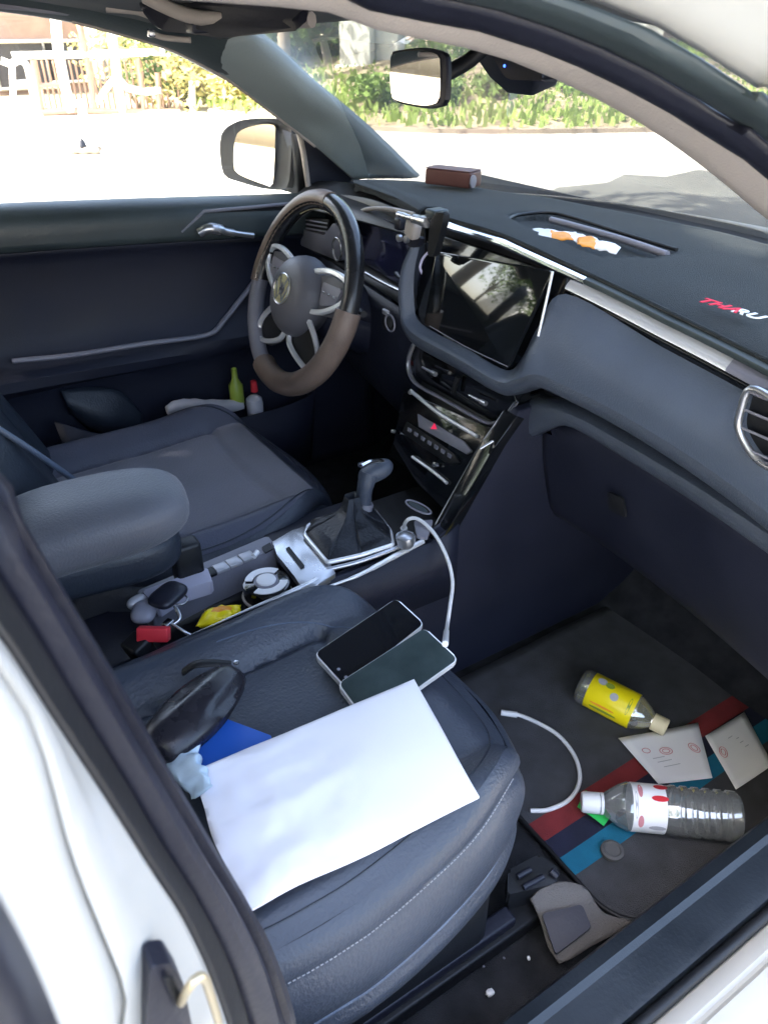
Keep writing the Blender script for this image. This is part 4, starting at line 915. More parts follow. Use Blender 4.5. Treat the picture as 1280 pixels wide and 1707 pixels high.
def pdist(p, poly):
    d = 9
    for i in range(len(poly)):
        a, b = poly[i].xy, poly[(i + 1) % len(poly)].xy; ab = b - a; t = max(0, min(1, (p.xy - a).dot(ab) / ab.length_squared)); d = min(d, (p.xy - a - ab * t).length)
    return d
for j in range(rows_ + 1):
    t = j / rows_; row_ = []
    for i in range(cols_):
        a, b, c = A_[i], B_[i], C_[i]
        p = a * (1 - t) ** 2 + (b * 2 - (a + c) * .5) * 2 * t * (1 - t) + c * t * t
        p = p + V((0, 0, .0025 * noise.noise(p * 9)))
        if inpoly(p, tr): p = p - V((0, 0, .012 * min(1, pdist(p, tr) / .008)))
        row_.append(bm.verts.new(p))
    gr.append(row_)
gr.append([bm.verts.new(p + V((0, -.002, -.008))) for p in C_])
for a, b in zip(gr, gr[1:]):
    for i in range(cols_ - 1): bm.faces.new((a[i], a[i + 1], b[i + 1], b[i]))
finish('felt', bm, 'felt', dm_, ang=60, solid=.002)
tube('mat_hem', [p + V((0, 0, .001)) for p in C_], .0026, 'felt', dm_, smooth=False, seg=6)
zt = lambda p: p
tube('tray_rail', [P(918, 366, z=1.120), P(960, 377, z=1.120), P(1040, 400, z=1.120), P(1112, 424, z=1.118)], .0055, 'greyplastic', dm_, n=20)
tube('tray_edge', [P(845, 366, z=1.121), P(868, 357, z=1.122), P(930, 356, z=1.122), P(1050, 392, z=1.122), P(1128, 416, z=1.120)], .0030, 'black', dm_, n=40)
# lettering
def text(name, s, m, parent, o, ux, uy, size, ext=.0004, shear=0):
    cu = bpy.data.curves.new(name, 'FONT'); cu.body = s; cu.size = size; cu.extrude = ext; cu.shear = shear; cu.space_character = 1.0; cu.offset = size * .02
    ob = bpy.data.objects.new(name, cu); COL.objects.link(ob)
    dg = bpy.context.evaluated_depsgraph_get(); me = bpy.data.meshes.new_from_object(ob.evaluated_get(dg)); bpy.data.objects.remove(ob)
    ux = V(ux).normalized(); nz = ux.cross(V(uy)).normalized(); uy = nz.cross(ux)
    M = Matrix((ux, uy, nz)).transposed().to_4x4(); M.translation = V(o); me.transform(M)
    me.materials.clear(); me.materials.append(MATS[m]); off = V((0, 0, 0)); p = parent
    while p: off += p.location; p = p.parent
    me.transform(Matrix.Translation(-off)); ob = bpy.data.objects.new(name, me); COL.objects.link(ob); ob.parent = parent; wdt = max(v.co.dot(ux) for v in me.vertices) - min(v.co.dot(ux) for v in me.vertices)
    return ob
t0 = P(1158, 502, z=1.116); t1 = P(1252, 531, z=1.113)
tx = (t1 - t0); ty = V((-tx.y, tx.x, 0)) + V((0, 0, .0))
text('lettering', 'THA', 'red_thread', dm_, t0 + V((0, 0, .0015)), tx, ty, .0262, shear=.25)
text('lettering', 'RU', 'white_thread', dm_, t0 + tx * .625 + V((0, 0, .0015)), tx, ty, .0262, shear=.25)
# crumpled wrapper in the tray
wr = T_('snack_wrapper', 'crumpled white and orange wrapper lying in the dashboard tray', 'wrapper', P(960, 405, z=1.118))
def crumple(name, poly_c, m, parent, seed=0, amp=.006, n=22, mats=None, h=.004, freq=60):
    """a wrinkled sheet filling 4 corners"""
    a, b, c, d = [V(p) for p in poly_c]; bm = bmesh.new(); g = []
    for j in range(n + 1):
        r = []
        for i in range(n + 1):
            u, v = i / n, j / n; p = a.lerp(b, u).lerp(d.lerp(c, u), v)
            e = noise.noise(p * freq + V((seed, 0, 0))); f = noise.noise(p * freq * 2.3 + V((0, seed, 0)))
            p = p + V((e * amp * .6, f * amp * .6, h * math.sin(math.pi * u) ** .5 * math.sin(math.pi * v) ** .5 + amp * (e + .5 * f) + amp))
            r.append(bm.verts.new(p))
        g.append(r)
    for j in range(n):
        for i in range(n):
            f = bm.faces.new((g[j][i], g[j][i + 1], g[j + 1][i + 1], g[j + 1][i]))
            if mats: f.material_index = mats(i / n, j / n)
    return finish(name, bm, m, parent, ang=25, solid=.0006)
crumple('wrapper', [P(887, 384, z=1.121), P(960, 390, z=1.124), P(968, 408, z=1.120), P(892, 396, z=1.120)], ['white', 'orange'], wr, 3, .003, mats=lambda u, v: 1 if (.35 < u < .8 and v > .35) else 0)
crumple('wrapper', [P(960, 392, z=1.124), P(1034, 416, z=1.122), P(1026, 427, z=1.118), P(962, 412, z=1.120)], ['white', 'orange'], wr, 8, .003, mats=lambda u, v: 1 if u < .45 and v > .2 else 0)
# small box on the mat
bxo = T_('tissue_pack', 'small brownish red pack standing on the dash mat by the windshield', 'box', P(745, 305, z=1.115))
b0, b1 = P(707, 306, z=1.118), P(782, 315, z=1.118); dx_ = (b1 - b0); nn = V((-dx_.y, dx_.x, 0)).normalized()
prism('pack_body', [b0, b1, b1 + V((0, 0, .030)), b0 + V((.002, 0, .030))], nn * .05, 'brownbox', bxo, bev=.004)
prism('pack_flap', [b0 + V((0, 0, .0305)), b1 + V((0, 0, .0305)), b1 + nn * .045 + V((0, 0, .0305)), b0 + nn * .045 + V((0, 0, .0305))], (0, 0, .001), 'brownbox', bxo, bev=.0003)
lathe('pack_end', [(0, 0), (0, .012), (.003, .012), (.004, 0)], b1 + V((.001, .006, .014)), tuple(dx_), 'greyplastic', bxo, seg=14)
# phone holder by the screen
ph = T_('phone_holder', 'black and silver phone clamp fixed beside the touch screen', 'phone holder', P(720, 375, y=.10))
tube('clamp_arm', [P(664, 357, y=.10), P(690, 364, y=.098), P(713, 370, y=.095)], .006, 'silver', ph, rads=[.0055, .005, .008, .009])
prism('clamp_jaw', rounded([P(724, 353, y=.095), P(739, 354, y=.095), P(738, 370, y=.095), P(722, 428, y=.10), P(712, 426, y=.10), P(716, 372, y=.095)], .004), (0, .012, 0), 'black', ph, bev=.003)
box('clamp_foot', P(728, 354, y=.11), (.026, .03, .012), 'rubber_light', ph, bev=.004)
box('clamp_body', P(688, 382, y=.105), (.026, .018, .026), 'beige', ph, bev=.004, rot=Matrix.Rotation(R(15), 3, 'Y'))
box('clamp_joint', P(668, 372, y=.11), (.018, .018, .020), 'rubber', ph, bev=.004)
prism('clamp_pad', rounded([P(672, 392, y=.11), P(700, 396, y=.11), P(696, 412, y=.11), P(680, 412, y=.11)], .003), (0, .01, 0), 'rubber', ph, bev=.002)
lathe('clamp_knob', [(0, 0), (0, .006), (.006, .006), (.007, 0)], P(668, 396, y=.10), (0, -1, 0), 'silver', ph, seg=14)
lathe('clamp_knob', [(0, 0), (0, .006), (.006, .006), (.007, 0)], P(680, 398, y=.10), (0, -1, 0), 'silver', ph, seg=14)
# dash camera
dc = T_('dash_camera', 'black camera stuck to the windshield near the rear view mirror, tiny blue light', 'dash camera', P(870, 110, x=.12))
cx0 = [P(814, 82, y=.105), P(902, 106, y=.105), P(904, 134, y=.105), P(850, 132, y=.105), P(840, 126, y=.105)]
prism('camera_body', rounded(cx0, .004), (0, .030, 0), 'rubber', dc, bev=.004)
lathe('camera_lens', [(0, 0), (0, .011), (.006, .011), (.008, .008), (.008, 0)], sum(cx0, V((0, 0, 0))) / 5 + V((0, .034, 0)), (0, 1, 0), 'gloss', dc)
lathe('status_light', [(0, 0), (0, .0018), (.001, .0016), (.001, 0)], P(841, 109, y=.1045), (0, -1, 0), 'led', dc, seg=10)
prism('camera_mount', [P(820, 60, y=.14), P(880, 78, y=.14), P(880, 96, y=.125), P(825, 84, y=.125)], (0, .012, 0), 'black', dc, bev=.002)
# phones on the seat
def phone(label, q, face, edge):
    c = sum(q, V((0, 0, 0))) / 4; t = T_('mobile_phone', label, 'phone', c, 'phones on the near seat')
    n = (q[1] - q[0]).cross(q[3] - q[0]).normalized(); n = n if n.z > 0 else -n
    rp = rounded(q, .008, 6)
    prism('phone_body', rp, -n * .0078, edge, t, bev=.0016)
    inner = [c + (p - c) * .972 + n * .0006 for p in rp]
    prism('phone_screen', inner, -n * .0008, face, t, bev=0)
    return t, n
q1_ = [P(523, 1090, z=.768), P(661, 997, z=.776), P(708, 1040, z=.768), P(574, 1146, z=.762)]
q2_ = [P(562, 1140, z=.776), P(708, 1046, z=.782), P(765, 1099, z=.774), P(612, 1208, z=.768)]
p1, n1 = phone('black phone with scratched dark screen, the one lying nearer the console', q1_, 'phone_glass', 'bright_satin')
p2, n2 = phone('phone with greenish glass back, plugged to the white cable and half under the white bag', q2_, 'phone_back', 'bright_satin')
for u, v in ((.07, .86), (.07, .62)): lathe('phone_dot', [(0, 0), (0, .0022), (.0006, .002), (.0006, 0)], q1_[0].lerp(q1_[1], u).lerp(q1_[3].lerp(q1_[2], u), v) + n1 * .0007, tuple(n1), 'greyplastic', p1, seg=10)
# white paper bag
pb = T_('paper_bag', 'large flat white paper bag lying across the near seat', 'paper bag', P(560, 1330, z=.78))
bgc = [P(320, 1288, z=.792), P(690, 1134, z=.800), P(800, 1330, z=.808), P(408, 1522, z=.800)]
NB = 60; bm = bmesh.new(); g1 = []; g2 = []
for j in range(NB + 1):
    r1 = []; r2 = []
    for i in range(NB + 1):
        u, v = i / NB, j / NB; p = bgc[0].lerp(bgc[1], u).lerp(bgc[3].lerp(bgc[2], u), v)
        puff = (math.sin(math.pi * u) * math.sin(math.pi * v)) ** .4
        wr_ = (1 - sstep(.1, .75, u)) * (noise.noise(V((p.x * 40, p.y * 14, 3))) * .0040 + .0014 * noise.noise(p * 60)) + .0006 * noise.noise(p * 20)
        ex_ = .004 * noise.noise(p * 15) * (1 - u) + .0015 * noise.noise(p * 11)
        base = -.008 * math.exp(-((v - .97) / .05) ** 2) * 0
        r1.append(bm.verts.new(p + V((ex_, ex_, .0015 + .009 * puff + wr_ * puff ** .5 * 1.6 + base)))); r2.append(bm.verts.new(p + V((ex_, ex_, -.0015 - .004 * puff))))
    g1.append(r1); g2.append(r2)
for j in range(NB):
    for i in range(NB):
        bm.faces.new((g1[j][i], g1[j][i + 1], g1[j + 1][i + 1], g1[j + 1][i])); bm.faces.new((g2[j][i], g2[j + 1][i], g2[j + 1][i + 1], g2[j][i + 1]))
for i in range(NB):
    bm.faces.new((g1[0][i], g2[0][i], g2[0][i + 1], g1[0][i + 1])); bm.faces.new((g1[NB][i], g1[NB][i + 1], g2[NB][i + 1], g2[NB][i]))
    bm.faces.new((g1[i][0], g1[i + 1][0], g2[i + 1][0], g2[i][0])); bm.faces.new((g1[i][NB], g2[i][NB], g2[i + 1][NB], g1[i + 1][NB]))
finish('bag_sheet', bm, 'bag_paper', pb, ang=60)
# blue folder, light blue tissue packet, black pouch
bf = prism('blue_folder', [P(362, 1200, z=.778), P(380, 1203, z=.778), P(452, 1230, z=.780), P(470, 1300, z=.778), P(330, 1330, z=.778), P(318, 1268, z=.778)], (0, 0, .004), 'blue', None, bev=.001)
tag(bf, 'blue plastic folder showing between the black pouch and the white bag', 'folder'); settle(bf)
tk = crumple('plastic_bag', [P(272, 1290, z=.775), P(335, 1250, z=.782), P(352, 1330, z=.786), P(318, 1350, z=.772)], 'tissue', None, 11, .011, n=34, h=.012, freq=34)
tag(tk, 'crumpled pale blue plastic bag poking out under the white paper bag', 'plastic bag'); settle(tk)
pc = T_('black_pouch', 'glossy wrinkled black pouch lying on the rear inner part of the near seat', 'pouch', P(320, 1180, z=.79))
a0, a1 = P(258, 1258, z=.790), P(390, 1122, z=.792); ax = (a1 - a0); axn = ax.normalized(); sd_ = V((0, 0, 1)).cross(axn).normalized(); bm = bmesh.new(); rg = []
for i in range(41):
    t = i / 40; w_ = (.030 + .006 * math.sin(t * math.pi)) * (math.sin(math.pi * min(1, max(0, t * .97 + .015))) ** .15) * (.80 + .25 * (1 - t)); h_ = w_ * .72; c = a0.lerp(a1, t); r_ = []
    for k in range(28):
        th = 2 * math.pi * k / 28; wv = 1 + .16 * noise.noise(V((t * 1.6, math.cos(th) * 2.6, math.sin(th) * 2.6))) + .06 * noise.noise(V((t * 3, math.cos(th) * 4, math.sin(th) * 4)))
        r_.append(bm.verts.new(c + sd_ * w_ * math.cos(th) * wv + V((0, 0, 1)) * h_ * math.sin(th) * wv))
    rg.append(r_)
bm.faces.new(rg[0]); bm.faces.new(rg[-1][::-1])
for a, b in zip(rg, rg[1:]):
    for k in range(28): bm.faces.new((a[k], a[(k + 1) % 28], b[(k + 1) % 28], b[k]))
finish('pouch_body', bm, 'shiny_black', pc, ang=60)
tube('pouch_strap', [P(306, 1120, z=.785), P(325, 1108, z=.795), P(350, 1106, z=.795), P(385, 1108, z=.79)], .006, 'black', pc, n=20, flat=.5)
lathe('snap_button', [(0, 0), (0, .0032), (.002, .003), (.0025, 0)], P(394, 1106, z=.80), (0, 0, 1), 'silver', pc, seg=12)
# charging cable from console to phone
def cable(name, label, pts, r, endm='silver', plug=None):
    t = T_(name, label, 'cable', pts[0], 'white charging cables')
    tube('cord', pts, r, 'white', t, n=90, seg=10); return t
ccp = [P(676, 896, x=.085), P(673, 880, x=.09), P(680, 866, x=.10), P(698, 866, x=.115), P(724, 890, x=.15), P(745, 930, x=.19), P(754, 970, x=.22), P(750, 1010, x=.25), P(745, 1045, x=.28), P(742, 1072, z=.782)]
c1 = cable('charging_cable', 'white cable plugged into the console socket and drooping to a phone', ccp, .0030)
tube('plug', [P(677, 902, x=.083), P(673, 880, x=.09)], .0058, 'white', c1, smooth=False)
tube('plug', [P(744, 1052, x=.285), P(742, 1074, z=.782)], .0040, 'white', c1, smooth=False)
lathe('charger_head', [(0, 0), (0, .0125), (.010, .0135), (.016, .012), (.018, .006), (.018, 0)], P(676, 908, z=.728), (0, -.05, 1), 'silver', c1, seg=20)
c2p = [P(835, 1188, z=.412), P(870, 1194, z=.410), P(925, 1222, z=.410), P(957, 1260, z=.410), P(966, 1300, z=.410), P(950, 1332, z=.410), P(915, 1350, z=.410), P(884, 1352, z=.410)]
c2 = cable('charging_cable', 'loose white cable curled in a half circle on the floor mat', c2p, .0034)
tube('plug', [P(835, 1188, z=.413), P(862, 1192, z=.411)], .0052, 'white', c2, smooth=False)
# round two-tone tin in the cup holder
cc = P(444, 970, z=.728)
tn = T_('round_tin', 'round black and white topped tin sitting in the cup holder', 'tin', cc + V((0, 0, -.06)))
lathe('tin_body', [(-.062, 0), (-.062, .033), (-.005, .034), (-.001, .033), (0, .030), (0, 0)], cc, (0, 0, 1), 'gloss', tn, seg=40)
bm = bmesh.new()
for s in (0, 1):
    a_, b_ = R(-60 + 180 * s), R(60 + 180 * s); ro, ri = .0305, .0195; o = []
    for k in range(17): t = a_ + (b_ - a_) * k / 16; o.append(cc + V((ro * math.cos(t), ro * math.sin(t), .0012)))
    for k in range(16, -1, -1): t = a_ + (b_ - a_) * k / 16; o.append(cc + V((ri * math.cos(t), ri * math.sin(t), .0012)))
    A = [bm.verts.new(p) for p in o]
    B = [bm.verts.new(p + V((0, 0, .0016))) for p in o]
    for k in range(16): 
        bm.faces.new((B[k], B[k + 1], B[32 - k], B[33 - k]))
    for k in range(34): bm.faces.new((A[k], A[(k + 1) % 34], B[(k + 1) % 34], B[k]))
finish('lid_segments', bm, 'white', tn)
lathe('lid_ring', [(0, 0), (0, .0175), (.002, .0175), (.0025, .0155), (.0025, 0)], cc + V((0, 0, .0005)), (0, 0, 1), 'greyplastic', tn, seg=36)
lathe('lid_button', [(0, 0), (0, .0145), (.003, .0135), (.0045, .009), (.005, 0)], cc + V((0, 0, .002)), (0, 0, 1), 'white', tn, seg=36)
tube('tin_band', [cc + V((.0345 * math.cos(t), .0345 * math.sin(t), -.022)) for t in [k * 2 * math.pi / 30 for k in range(30)]], .0022, 'beige', tn, closed=True, smooth=False)
# yellow pouch in the console bin, keys
yo = T_('yellow_packet', 'crinkled yellow and orange packet tucked in the console bin', 'packet', P(362, 1036, z=.70))
yq = crumple('packet_body', [P(325, 1052, z=.715), P(345, 1024, z=.715), P(402, 1016, z=.705), P(396, 1050, z=.700)], ['yellow', 'orange'], yo, 5, .006, h=.014, mats=lambda u, v: 1 if (.4 < u < .7 and .3 < v < .8) else 0, freq=45)
ky = T_('key_bunch', 'black car key fob with pale keys beside the grey hand brake', 'keys', P(265, 995, z=.75))
blob('key_fob', P(280, 992, z=.764), .019, .026, .009, 'rubber', ky, rotz=R(30), px=3.4)
tube('key_ring', crom([P(300, 1000, z=.758) + V((.010 * math.cos(t), .010 * math.sin(t), 0)) for t in [k * 1.047 for k in range(6)]], 24, True), .0012, 'silver', ky, closed=True, smooth=False)
tube('key_chain', [P(292, 1010, z=.755), P(300, 1030, z=.745), P(288, 1042, z=.74)], .003, 'silver', ky)
tube('key_chain', [P(286, 1040, z=.742), P(305, 1052, z=.735), P(320, 1060, z=.728)], .0022, 'silver', ky)
blob('key_tag', P(240, 1020, z=.752), .020, .016, .010, 'greyplastic', ky, rotz=R(-30))
blob('key_tag', P(228, 1003, z=.752), .008, .014, .008, 'satin', ky, rotz=R(20))
box('key_blade', P(279, 1038, z=.748), (.010, .014, .003), 'chrome', ky, rot=Matrix.Rotation(R(30), 3, 'Z'), bev=.001)
# parking card / oval tag in the storage tray
og = T_('oval_tag', 'thin oval metal tag lying in the tray ahead of the gear lever', 'tag', P(697, 846, z=.75))
oc = P(697, 846, z=.745)
tube('tag_rim', [oc + V((.026 * math.cos(t), .010 * math.sin(t) + .004 * math.cos(t), .001)) for t in [k * 2 * math.pi / 30 for k in range(30)]], .0016, 'greyplastic', og, closed=True, smooth=False)
prism('tag_plate', [oc + V((.021 * math.cos(t), .006 * math.sin(t) + .003 * math.cos(t), 0)) for t in [k * 2 * math.pi / 24 for k in range(24)]], (0, 0, .001), 'rubber_light', og, bev=0)
# floor mat with colour stripes
m = mat('floor_mat', (.066, .068, .078), .95, bump=1, bscale=900, var=.25, vscale=26)
mat('mat_red', (.24, .030, .034), .95, bump=1, bscale=900, var=.2, vscale=26)
mat('mat_navy', (.020, .022, .050), .95, bump=1, bscale=900, var=.2, vscale=26)
mat('mat_teal', (.012, .17, .29), .95, bump=1, bscale=900, var=.2, vscale=26)
fm = T_('floor_mat', 'dark grey floor mat with red, navy and teal stripes in the near footwell', 'floor mat', (.42, .15, .40))
bands = [(.165, .457, 14, 0), (.457, .490, 3, 1), (.490, .521, 3, 2), (.521, .552, 3, 3), (.552, .652, 9, 0)]
xl = []; mi = []
for a, b, k, q in bands:
    for i in range(k): xl.append(a + (b - a) * i / k); mi.append(q)
xl.append(.652)
def near_y(x):
    y = -.085
    if x > .59: y += .06 * (1 - math.sqrt(max(0, 1 - ((x - .59) / .0622) ** 2)))
    return y
def fz(y): return .404 + (.0 if y < .43 else (y - .43) ** 2 * 3)
bm = bmesh.new(); gr = []
for i, x in enumerate(xl):
    y0, y1 = near_y(x), .50 - .03 * max(0, (x - .5) / .15) ** 2; r = []
    for k in range(50):
        y = y0 + (y1 - y0) * k / 49; z = fz(y) + .0025 * noise.noise(V((x * 9, y * 9, 0)))
        if abs(x - .652) < .012 or k == 0: z += .001
        r.append(bm.verts.new(V((x, y, z))))
    gr.append(r)
for i in range(len(xl) - 1):
    for k in range(49):
        f = bm.faces.new((gr[i][k], gr[i + 1][k], gr[i + 1][k + 1], gr[i][k + 1])); f.material_index = mi[i]
finish('mat_pile', bm, ['floor_mat', 'mat_red', 'mat_navy', 'mat_teal'], fm, ang=60, solid=.005)
edge = [g[0].copy() for g in []]
ep = [V((x, near_y(x) - .001, fz(near_y(x)) + .002)) for x in (.2, .3, .4, .5, .57, .60, .625, .64, .648)] + [V((.653, y, fz(y) + .002)) for y in (-.03, .0, .1, .2, .3, .4, .46)]
tube('mat_binding', ep, .0035, 'black', fm, n=90, seg=8)
lathe('mat_clip', [(0, 0), (0, .0165), (.004, .016), (.006, .012), (.004, .010), (.004, 0)], P(1020, 1420, z=.408), (0, 0, 1), 'mat_grey', fm, seg=28)
# bottles on the mat
def bottle(name, label, base, cap, prof, m, group='plastic bottles on the floor mat'):
    t = T_(name, label, 'bottle', base, group); ax = (cap - base); L = ax.length
    lathe('bottle_body', [(d * L, r) for d, r in prof], base, tuple(ax), m, t, seg=36, ang=25)
    return t, ax.normalized(), L
b0, b1 = P(966, 1140, z=.440), P(1107, 1212, z=.428)
t, ax, L = bottle('plastic_bottle', 'small empty clear bottle with bright yellow label and cream cap', b0, b1,
                  [(0, .018), (.01, .026), (.05, .030), (.12, .030), (.15, .0295), (.64, .0295), (.70, .028), (.80, .020), (.86, .013), (.9, .0125), (.93, .0125)], 'thin_plastic')
lathe('bottle_label', [(.13 * L, .0302), (.135 * L, .0306), (.655 * L, .0306), (.66 * L, .0302)], b0, tuple(ax), 'yellow', t, seg=40)
lathe('bottle_cap', [(.87 * L, .0), (.87 * L, .0145), (1.02 * L, .0145), (1.03 * L, .013), (1.03 * L, 0)], b0, tuple(ax), 'cap_cream', t, seg=26)
up_ = (V(CP) - b0).normalized(); up_ = (up_ - ax * up_.dot(ax)).normalized(); sd2 = ax.cross(up_)
def patch(name, along, ang, rl, rw, m, t_, base, ax_, rad, upv, sdv, n=14):
    bm = bmesh.new(); c = bm.verts.new(base + ax_ * along + (upv * math.cos(ang) + sdv * math.sin(ang)) * rad); r = []
    for k in range(n):
        th = 2 * math.pi * k / n; a = ang + rw / rad * math.sin(th); r.append(bm.verts.new(base + ax_ * (along + rl * math.cos(th)) + (upv * math.cos(a) + sdv * math.sin(a)) * rad))
    for k in range(n): bm.faces.new((c, r[k], r[(k + 1) % n]))
    return finish(name, bm, m, t_, ang=80)
for al, an, rl, rw, mm in ((.24, .75, .008, .0075, 'ink_grey'), (.42, .20, .007, .007, 'ink_grey'), (.33, .70, .008, .006, 'lime'), (.34, -.62, .022, .0022, 'orange'), (.36, -.90, .024, .003, 'lime'), (.60, .1, .0025, .016, 'lime')):
    patch('label_mark', al * L, -an, rl, rw, mm, t, b0, ax, .0309, up_, sd2)
g0, g1_ = P(1232, 1362, z=.441), P(980, 1338, z=.434)
pr = [(0, .022), (.008, .031), (.03, .0345)]
for k in range(5):
    d = .06 + k * .075; pr += [(d, .0350), (d + .020, .0350), (d + .032, .0325), (d + .050, .0325), (d + .062, .0350)]
pr += [(.45, .035), (.47, .0335), (.72, .0335), (.74, .0345), (.80, .029), (.88, .018), (.91, .0128), (.955, .0125)]
t, ax, L = bottle('plastic_bottle', 'large ribbed clear water bottle with pink and white label, white cap', g0, g1_, pr, 'thin_plastic')
lathe('bottle_label', [(.50 * L, .0338), (.505 * L, .0341), (.715 * L, .0341), (.72 * L, .0338)], g0, tuple(ax), 'paper', t, seg=40)
lathe('bottle_cap', [(.925 * L, 0), (.925 * L, .0155), (1.03 * L, .0152), (1.045 * L, .0135), (1.045 * L, 0)], g0, tuple(ax), 'white', t, seg=26)
lathe('cap_ring', [(.90 * L, 0), (.90 * L, .0155), (.918 * L, .0155), (.918 * L, 0)], g0, tuple(ax), 'white', t, seg=26)
up_ = (V(CP) - g0).normalized(); up_ = (up_ - ax * up_.dot(ax)).normalized(); sd2 = ax.cross(up_)
for al, an, rl, rw, mm in ((.545, .42, .012, .0045, 'red'), (.53, 1.05, .010, .006, 'red'), (.67, -.6, .004, .010, 'ink_red'), (.67, .75, .0035, .012, 'ink_red'), (.56, -.85, .012, .004, 'ink_grey'), (.70, .1, .002, .020, 'ink_grey')):
    patch('label_mark', al * L, an, rl, rw, mm, t, g0, ax, .0345, up_, sd2)
# water left in the bottle's lower side is not visible; a green tag lies under its cap
gt = prism('green_wrapper', [P(962, 1346, z=.416), P(976, 1318, z=.425), P(1002, 1340, z=.424), P(1018, 1362, z=.414), P(1006, 1378, z=.414), P(986, 1362, z=.420)], (0, 0, .0012), 'green', None, bev=.0004)
tag(gt, 'torn scrap of bright green wrapper under the white bottle cap', 'wrapper'); settle(gt)
# paper slips
def slip(label, q, marks):
    c = sum(q, V((0, 0, 0))) / 4; t = T_('paper_slip', label, 'paper slip', c, 'printed paper slips on the floor mat')
    bm = bmesh.new(); g = []
    for j in range(9):
        r = []
        for i in range(9):
            u, v = i / 8, j / 8; p = q[0].lerp(q[1], u).lerp(q[3].lerp(q[2], u), v); r.append(bm.verts.new(p + V((0, 0, .004 * (u - .5) ** 2 + .002 * (v - .5) ** 2 + .0008 * noise.noise(p * 30)))))
        g.append(r)
    for j in range(8):
        for i in range(8): bm.faces.new((g[j][i], g[j][i + 1], g[j + 1][i + 1], g[j + 1][i]))
    finish('sheet', bm, 'paper', t, ang=60, solid=.0005)
    for (u, v, rx, ry, mm, kind) in marks:
        o = q[0].lerp(q[1], u).lerp(q[3].lerp(q[2], u), v) + V((0, 0, .0024)); eu = (q[1] - q[0]).normalized(); ev = (q[3] - q[0]).normalized()
        pts = [o + eu * rx * math.cos(k * math.pi / 9) + ev * ry * math.sin(k * math.pi / 9) for k in range(18)]
        if kind == 'ring': tube('printed_seal', pts, .0006, mm, t, closed=True, smooth=False, seg=4)
        else: tube('printed_line', [o - eu * rx, o + eu * rx], .0005, mm, t, smooth=False, seg=4)
slip('white printed slip with faint red seals under the cream bottle cap', [P(1030, 1232, z=.412), P(1163, 1206, z=.412), P(1187, 1298, z=.412), P(1097, 1308, z=.412)],
     [(.45, .42, .010, .007, 'ink_red', 'ring'), (.45, .42, .006, .004, 'ink_red', 'ring'), (.85, .45, .007, .010, 'ink_red', 'ring'), (.85, .45, .004, .006, 'ink_red', 'ring'), (.2, .35, .006, .005, 'ink_red', 'ring'), (.35, .60, .012, 0, 'ink_grey', 'line'), (.42, .70, .014, 0, 'ink_grey', 'line'), (.30, .52, .010, 0, 'ink_grey', 'line')])
slip('white printed slip with one faint red seal, nearest the door sill', [P(1175, 1228, z=.412), P(1240, 1188, z=.412), P(1288, 1276, z=.412), P(1226, 1318, z=.412)],
     [(.16, .40, .007, .010, 'ink_red', 'ring'), (.16, .40, .004, .006, 'ink_red', 'ring'), (.62, .42, .004, .0, 'ink_grey', 'line'), (.68, .52, .004, .0, 'ink_grey', 'line'), (.45, .25, .005, 0, 'ink_grey', 'line'), (.58, .33, .003, 0, 'ink_grey', 'line')])
# crumbs on the carpet
for i, (px, py, s) in enumerate(((817, 1656, .0045), (881, 1598, .0022), (840, 1598, .0014), (806, 1612, .0016))):
    o = blob('foam_crumb', P(px, py, z=.402), s, s * 1.2, s * .9, 'white' if i < 2 else 'greyplastic', None, rotz=i, nu=14, nv=8, fn=lambda q: q * (1 + .25 * noise.noise(q * 400)))
    tag(o, ['largest white foam crumb on the black carpet behind the sill', 'small white crumb on the carpet just behind the beige flap', 'tiny grey crumb, middle one of the three small ones', 'tiny grey crumb, leftmost of the small ones on the carpet'][i], 'crumb', 'crumbs on the carpet'); settle(o)
# door-pocket contents
db = T_('cloth_roll', 'pale grey rolled cloth lying in the far door pocket', 'cloth', P(340, 680, x=-.62))
bm = bmesh.new(); pts = crom([P(278, 684, x=-.60), P(300, 676, x=-.60), P(350, 678, x=-.60), P(405, 675, x=-.60)], 26); rg = []
for i, p in enumerate(pts):
    r_ = (.017 + .003 * noise.noise(V((i * .35, 0, 0)))) * (math.sin(math.pi * min(.98, max(.03, i / 25))) ** .25); rg.append([bm.verts.new(p + V((r_ * math.cos(a) * (1 + .15 * noise.noise(V((i * .3, a, 0)))), 0, r_ * math.sin(a)))) for a in [2 * math.pi * k / 18 for k in range(18)]])
bm.faces.new(rg[0]); bm.faces.new(rg[-1][::-1])
for a, b in zip(rg, rg[1:]):
    for k in range(18): bm.faces.new((a[k], a[(k + 1) % 18], b[(k + 1) % 18], b[k]))
finish('cloth', bm, 'paper_grey' if 'paper_grey' in MATS else 'ink_grey', db, ang=70)
o = lathe('green_bottle', [(0, 0), (0, .016), (.045, .016), (.060, .007), (.085, .006), (.088, 0)], P(396, 672, x=-.61), (0, 0, 1), 'lime', None, seg=20)
tag(o, 'small yellow green bottle standing in the far door pocket', 'bottle'); settle(o)
rc_ = T_('spray_bottle', 'squat white bottle with red cap in the far door pocket', 'bottle', P(426, 680, x=-.60))
lathe('bottle_body', [(-.03, 0), (-.03, .018), (.0, .020), (.012, .018), (.020, .009), (.022, 0)], P(424, 672, x=-.60), (0, 0, 1), 'ink_grey', rc_, seg=22)
lathe('bottle_cap', [(0, 0), (0, .0085), (.025, .007), (.027, 0)], P(424, 652, x=-.60), (0, 0, 1), 'red', rc_, seg=18)

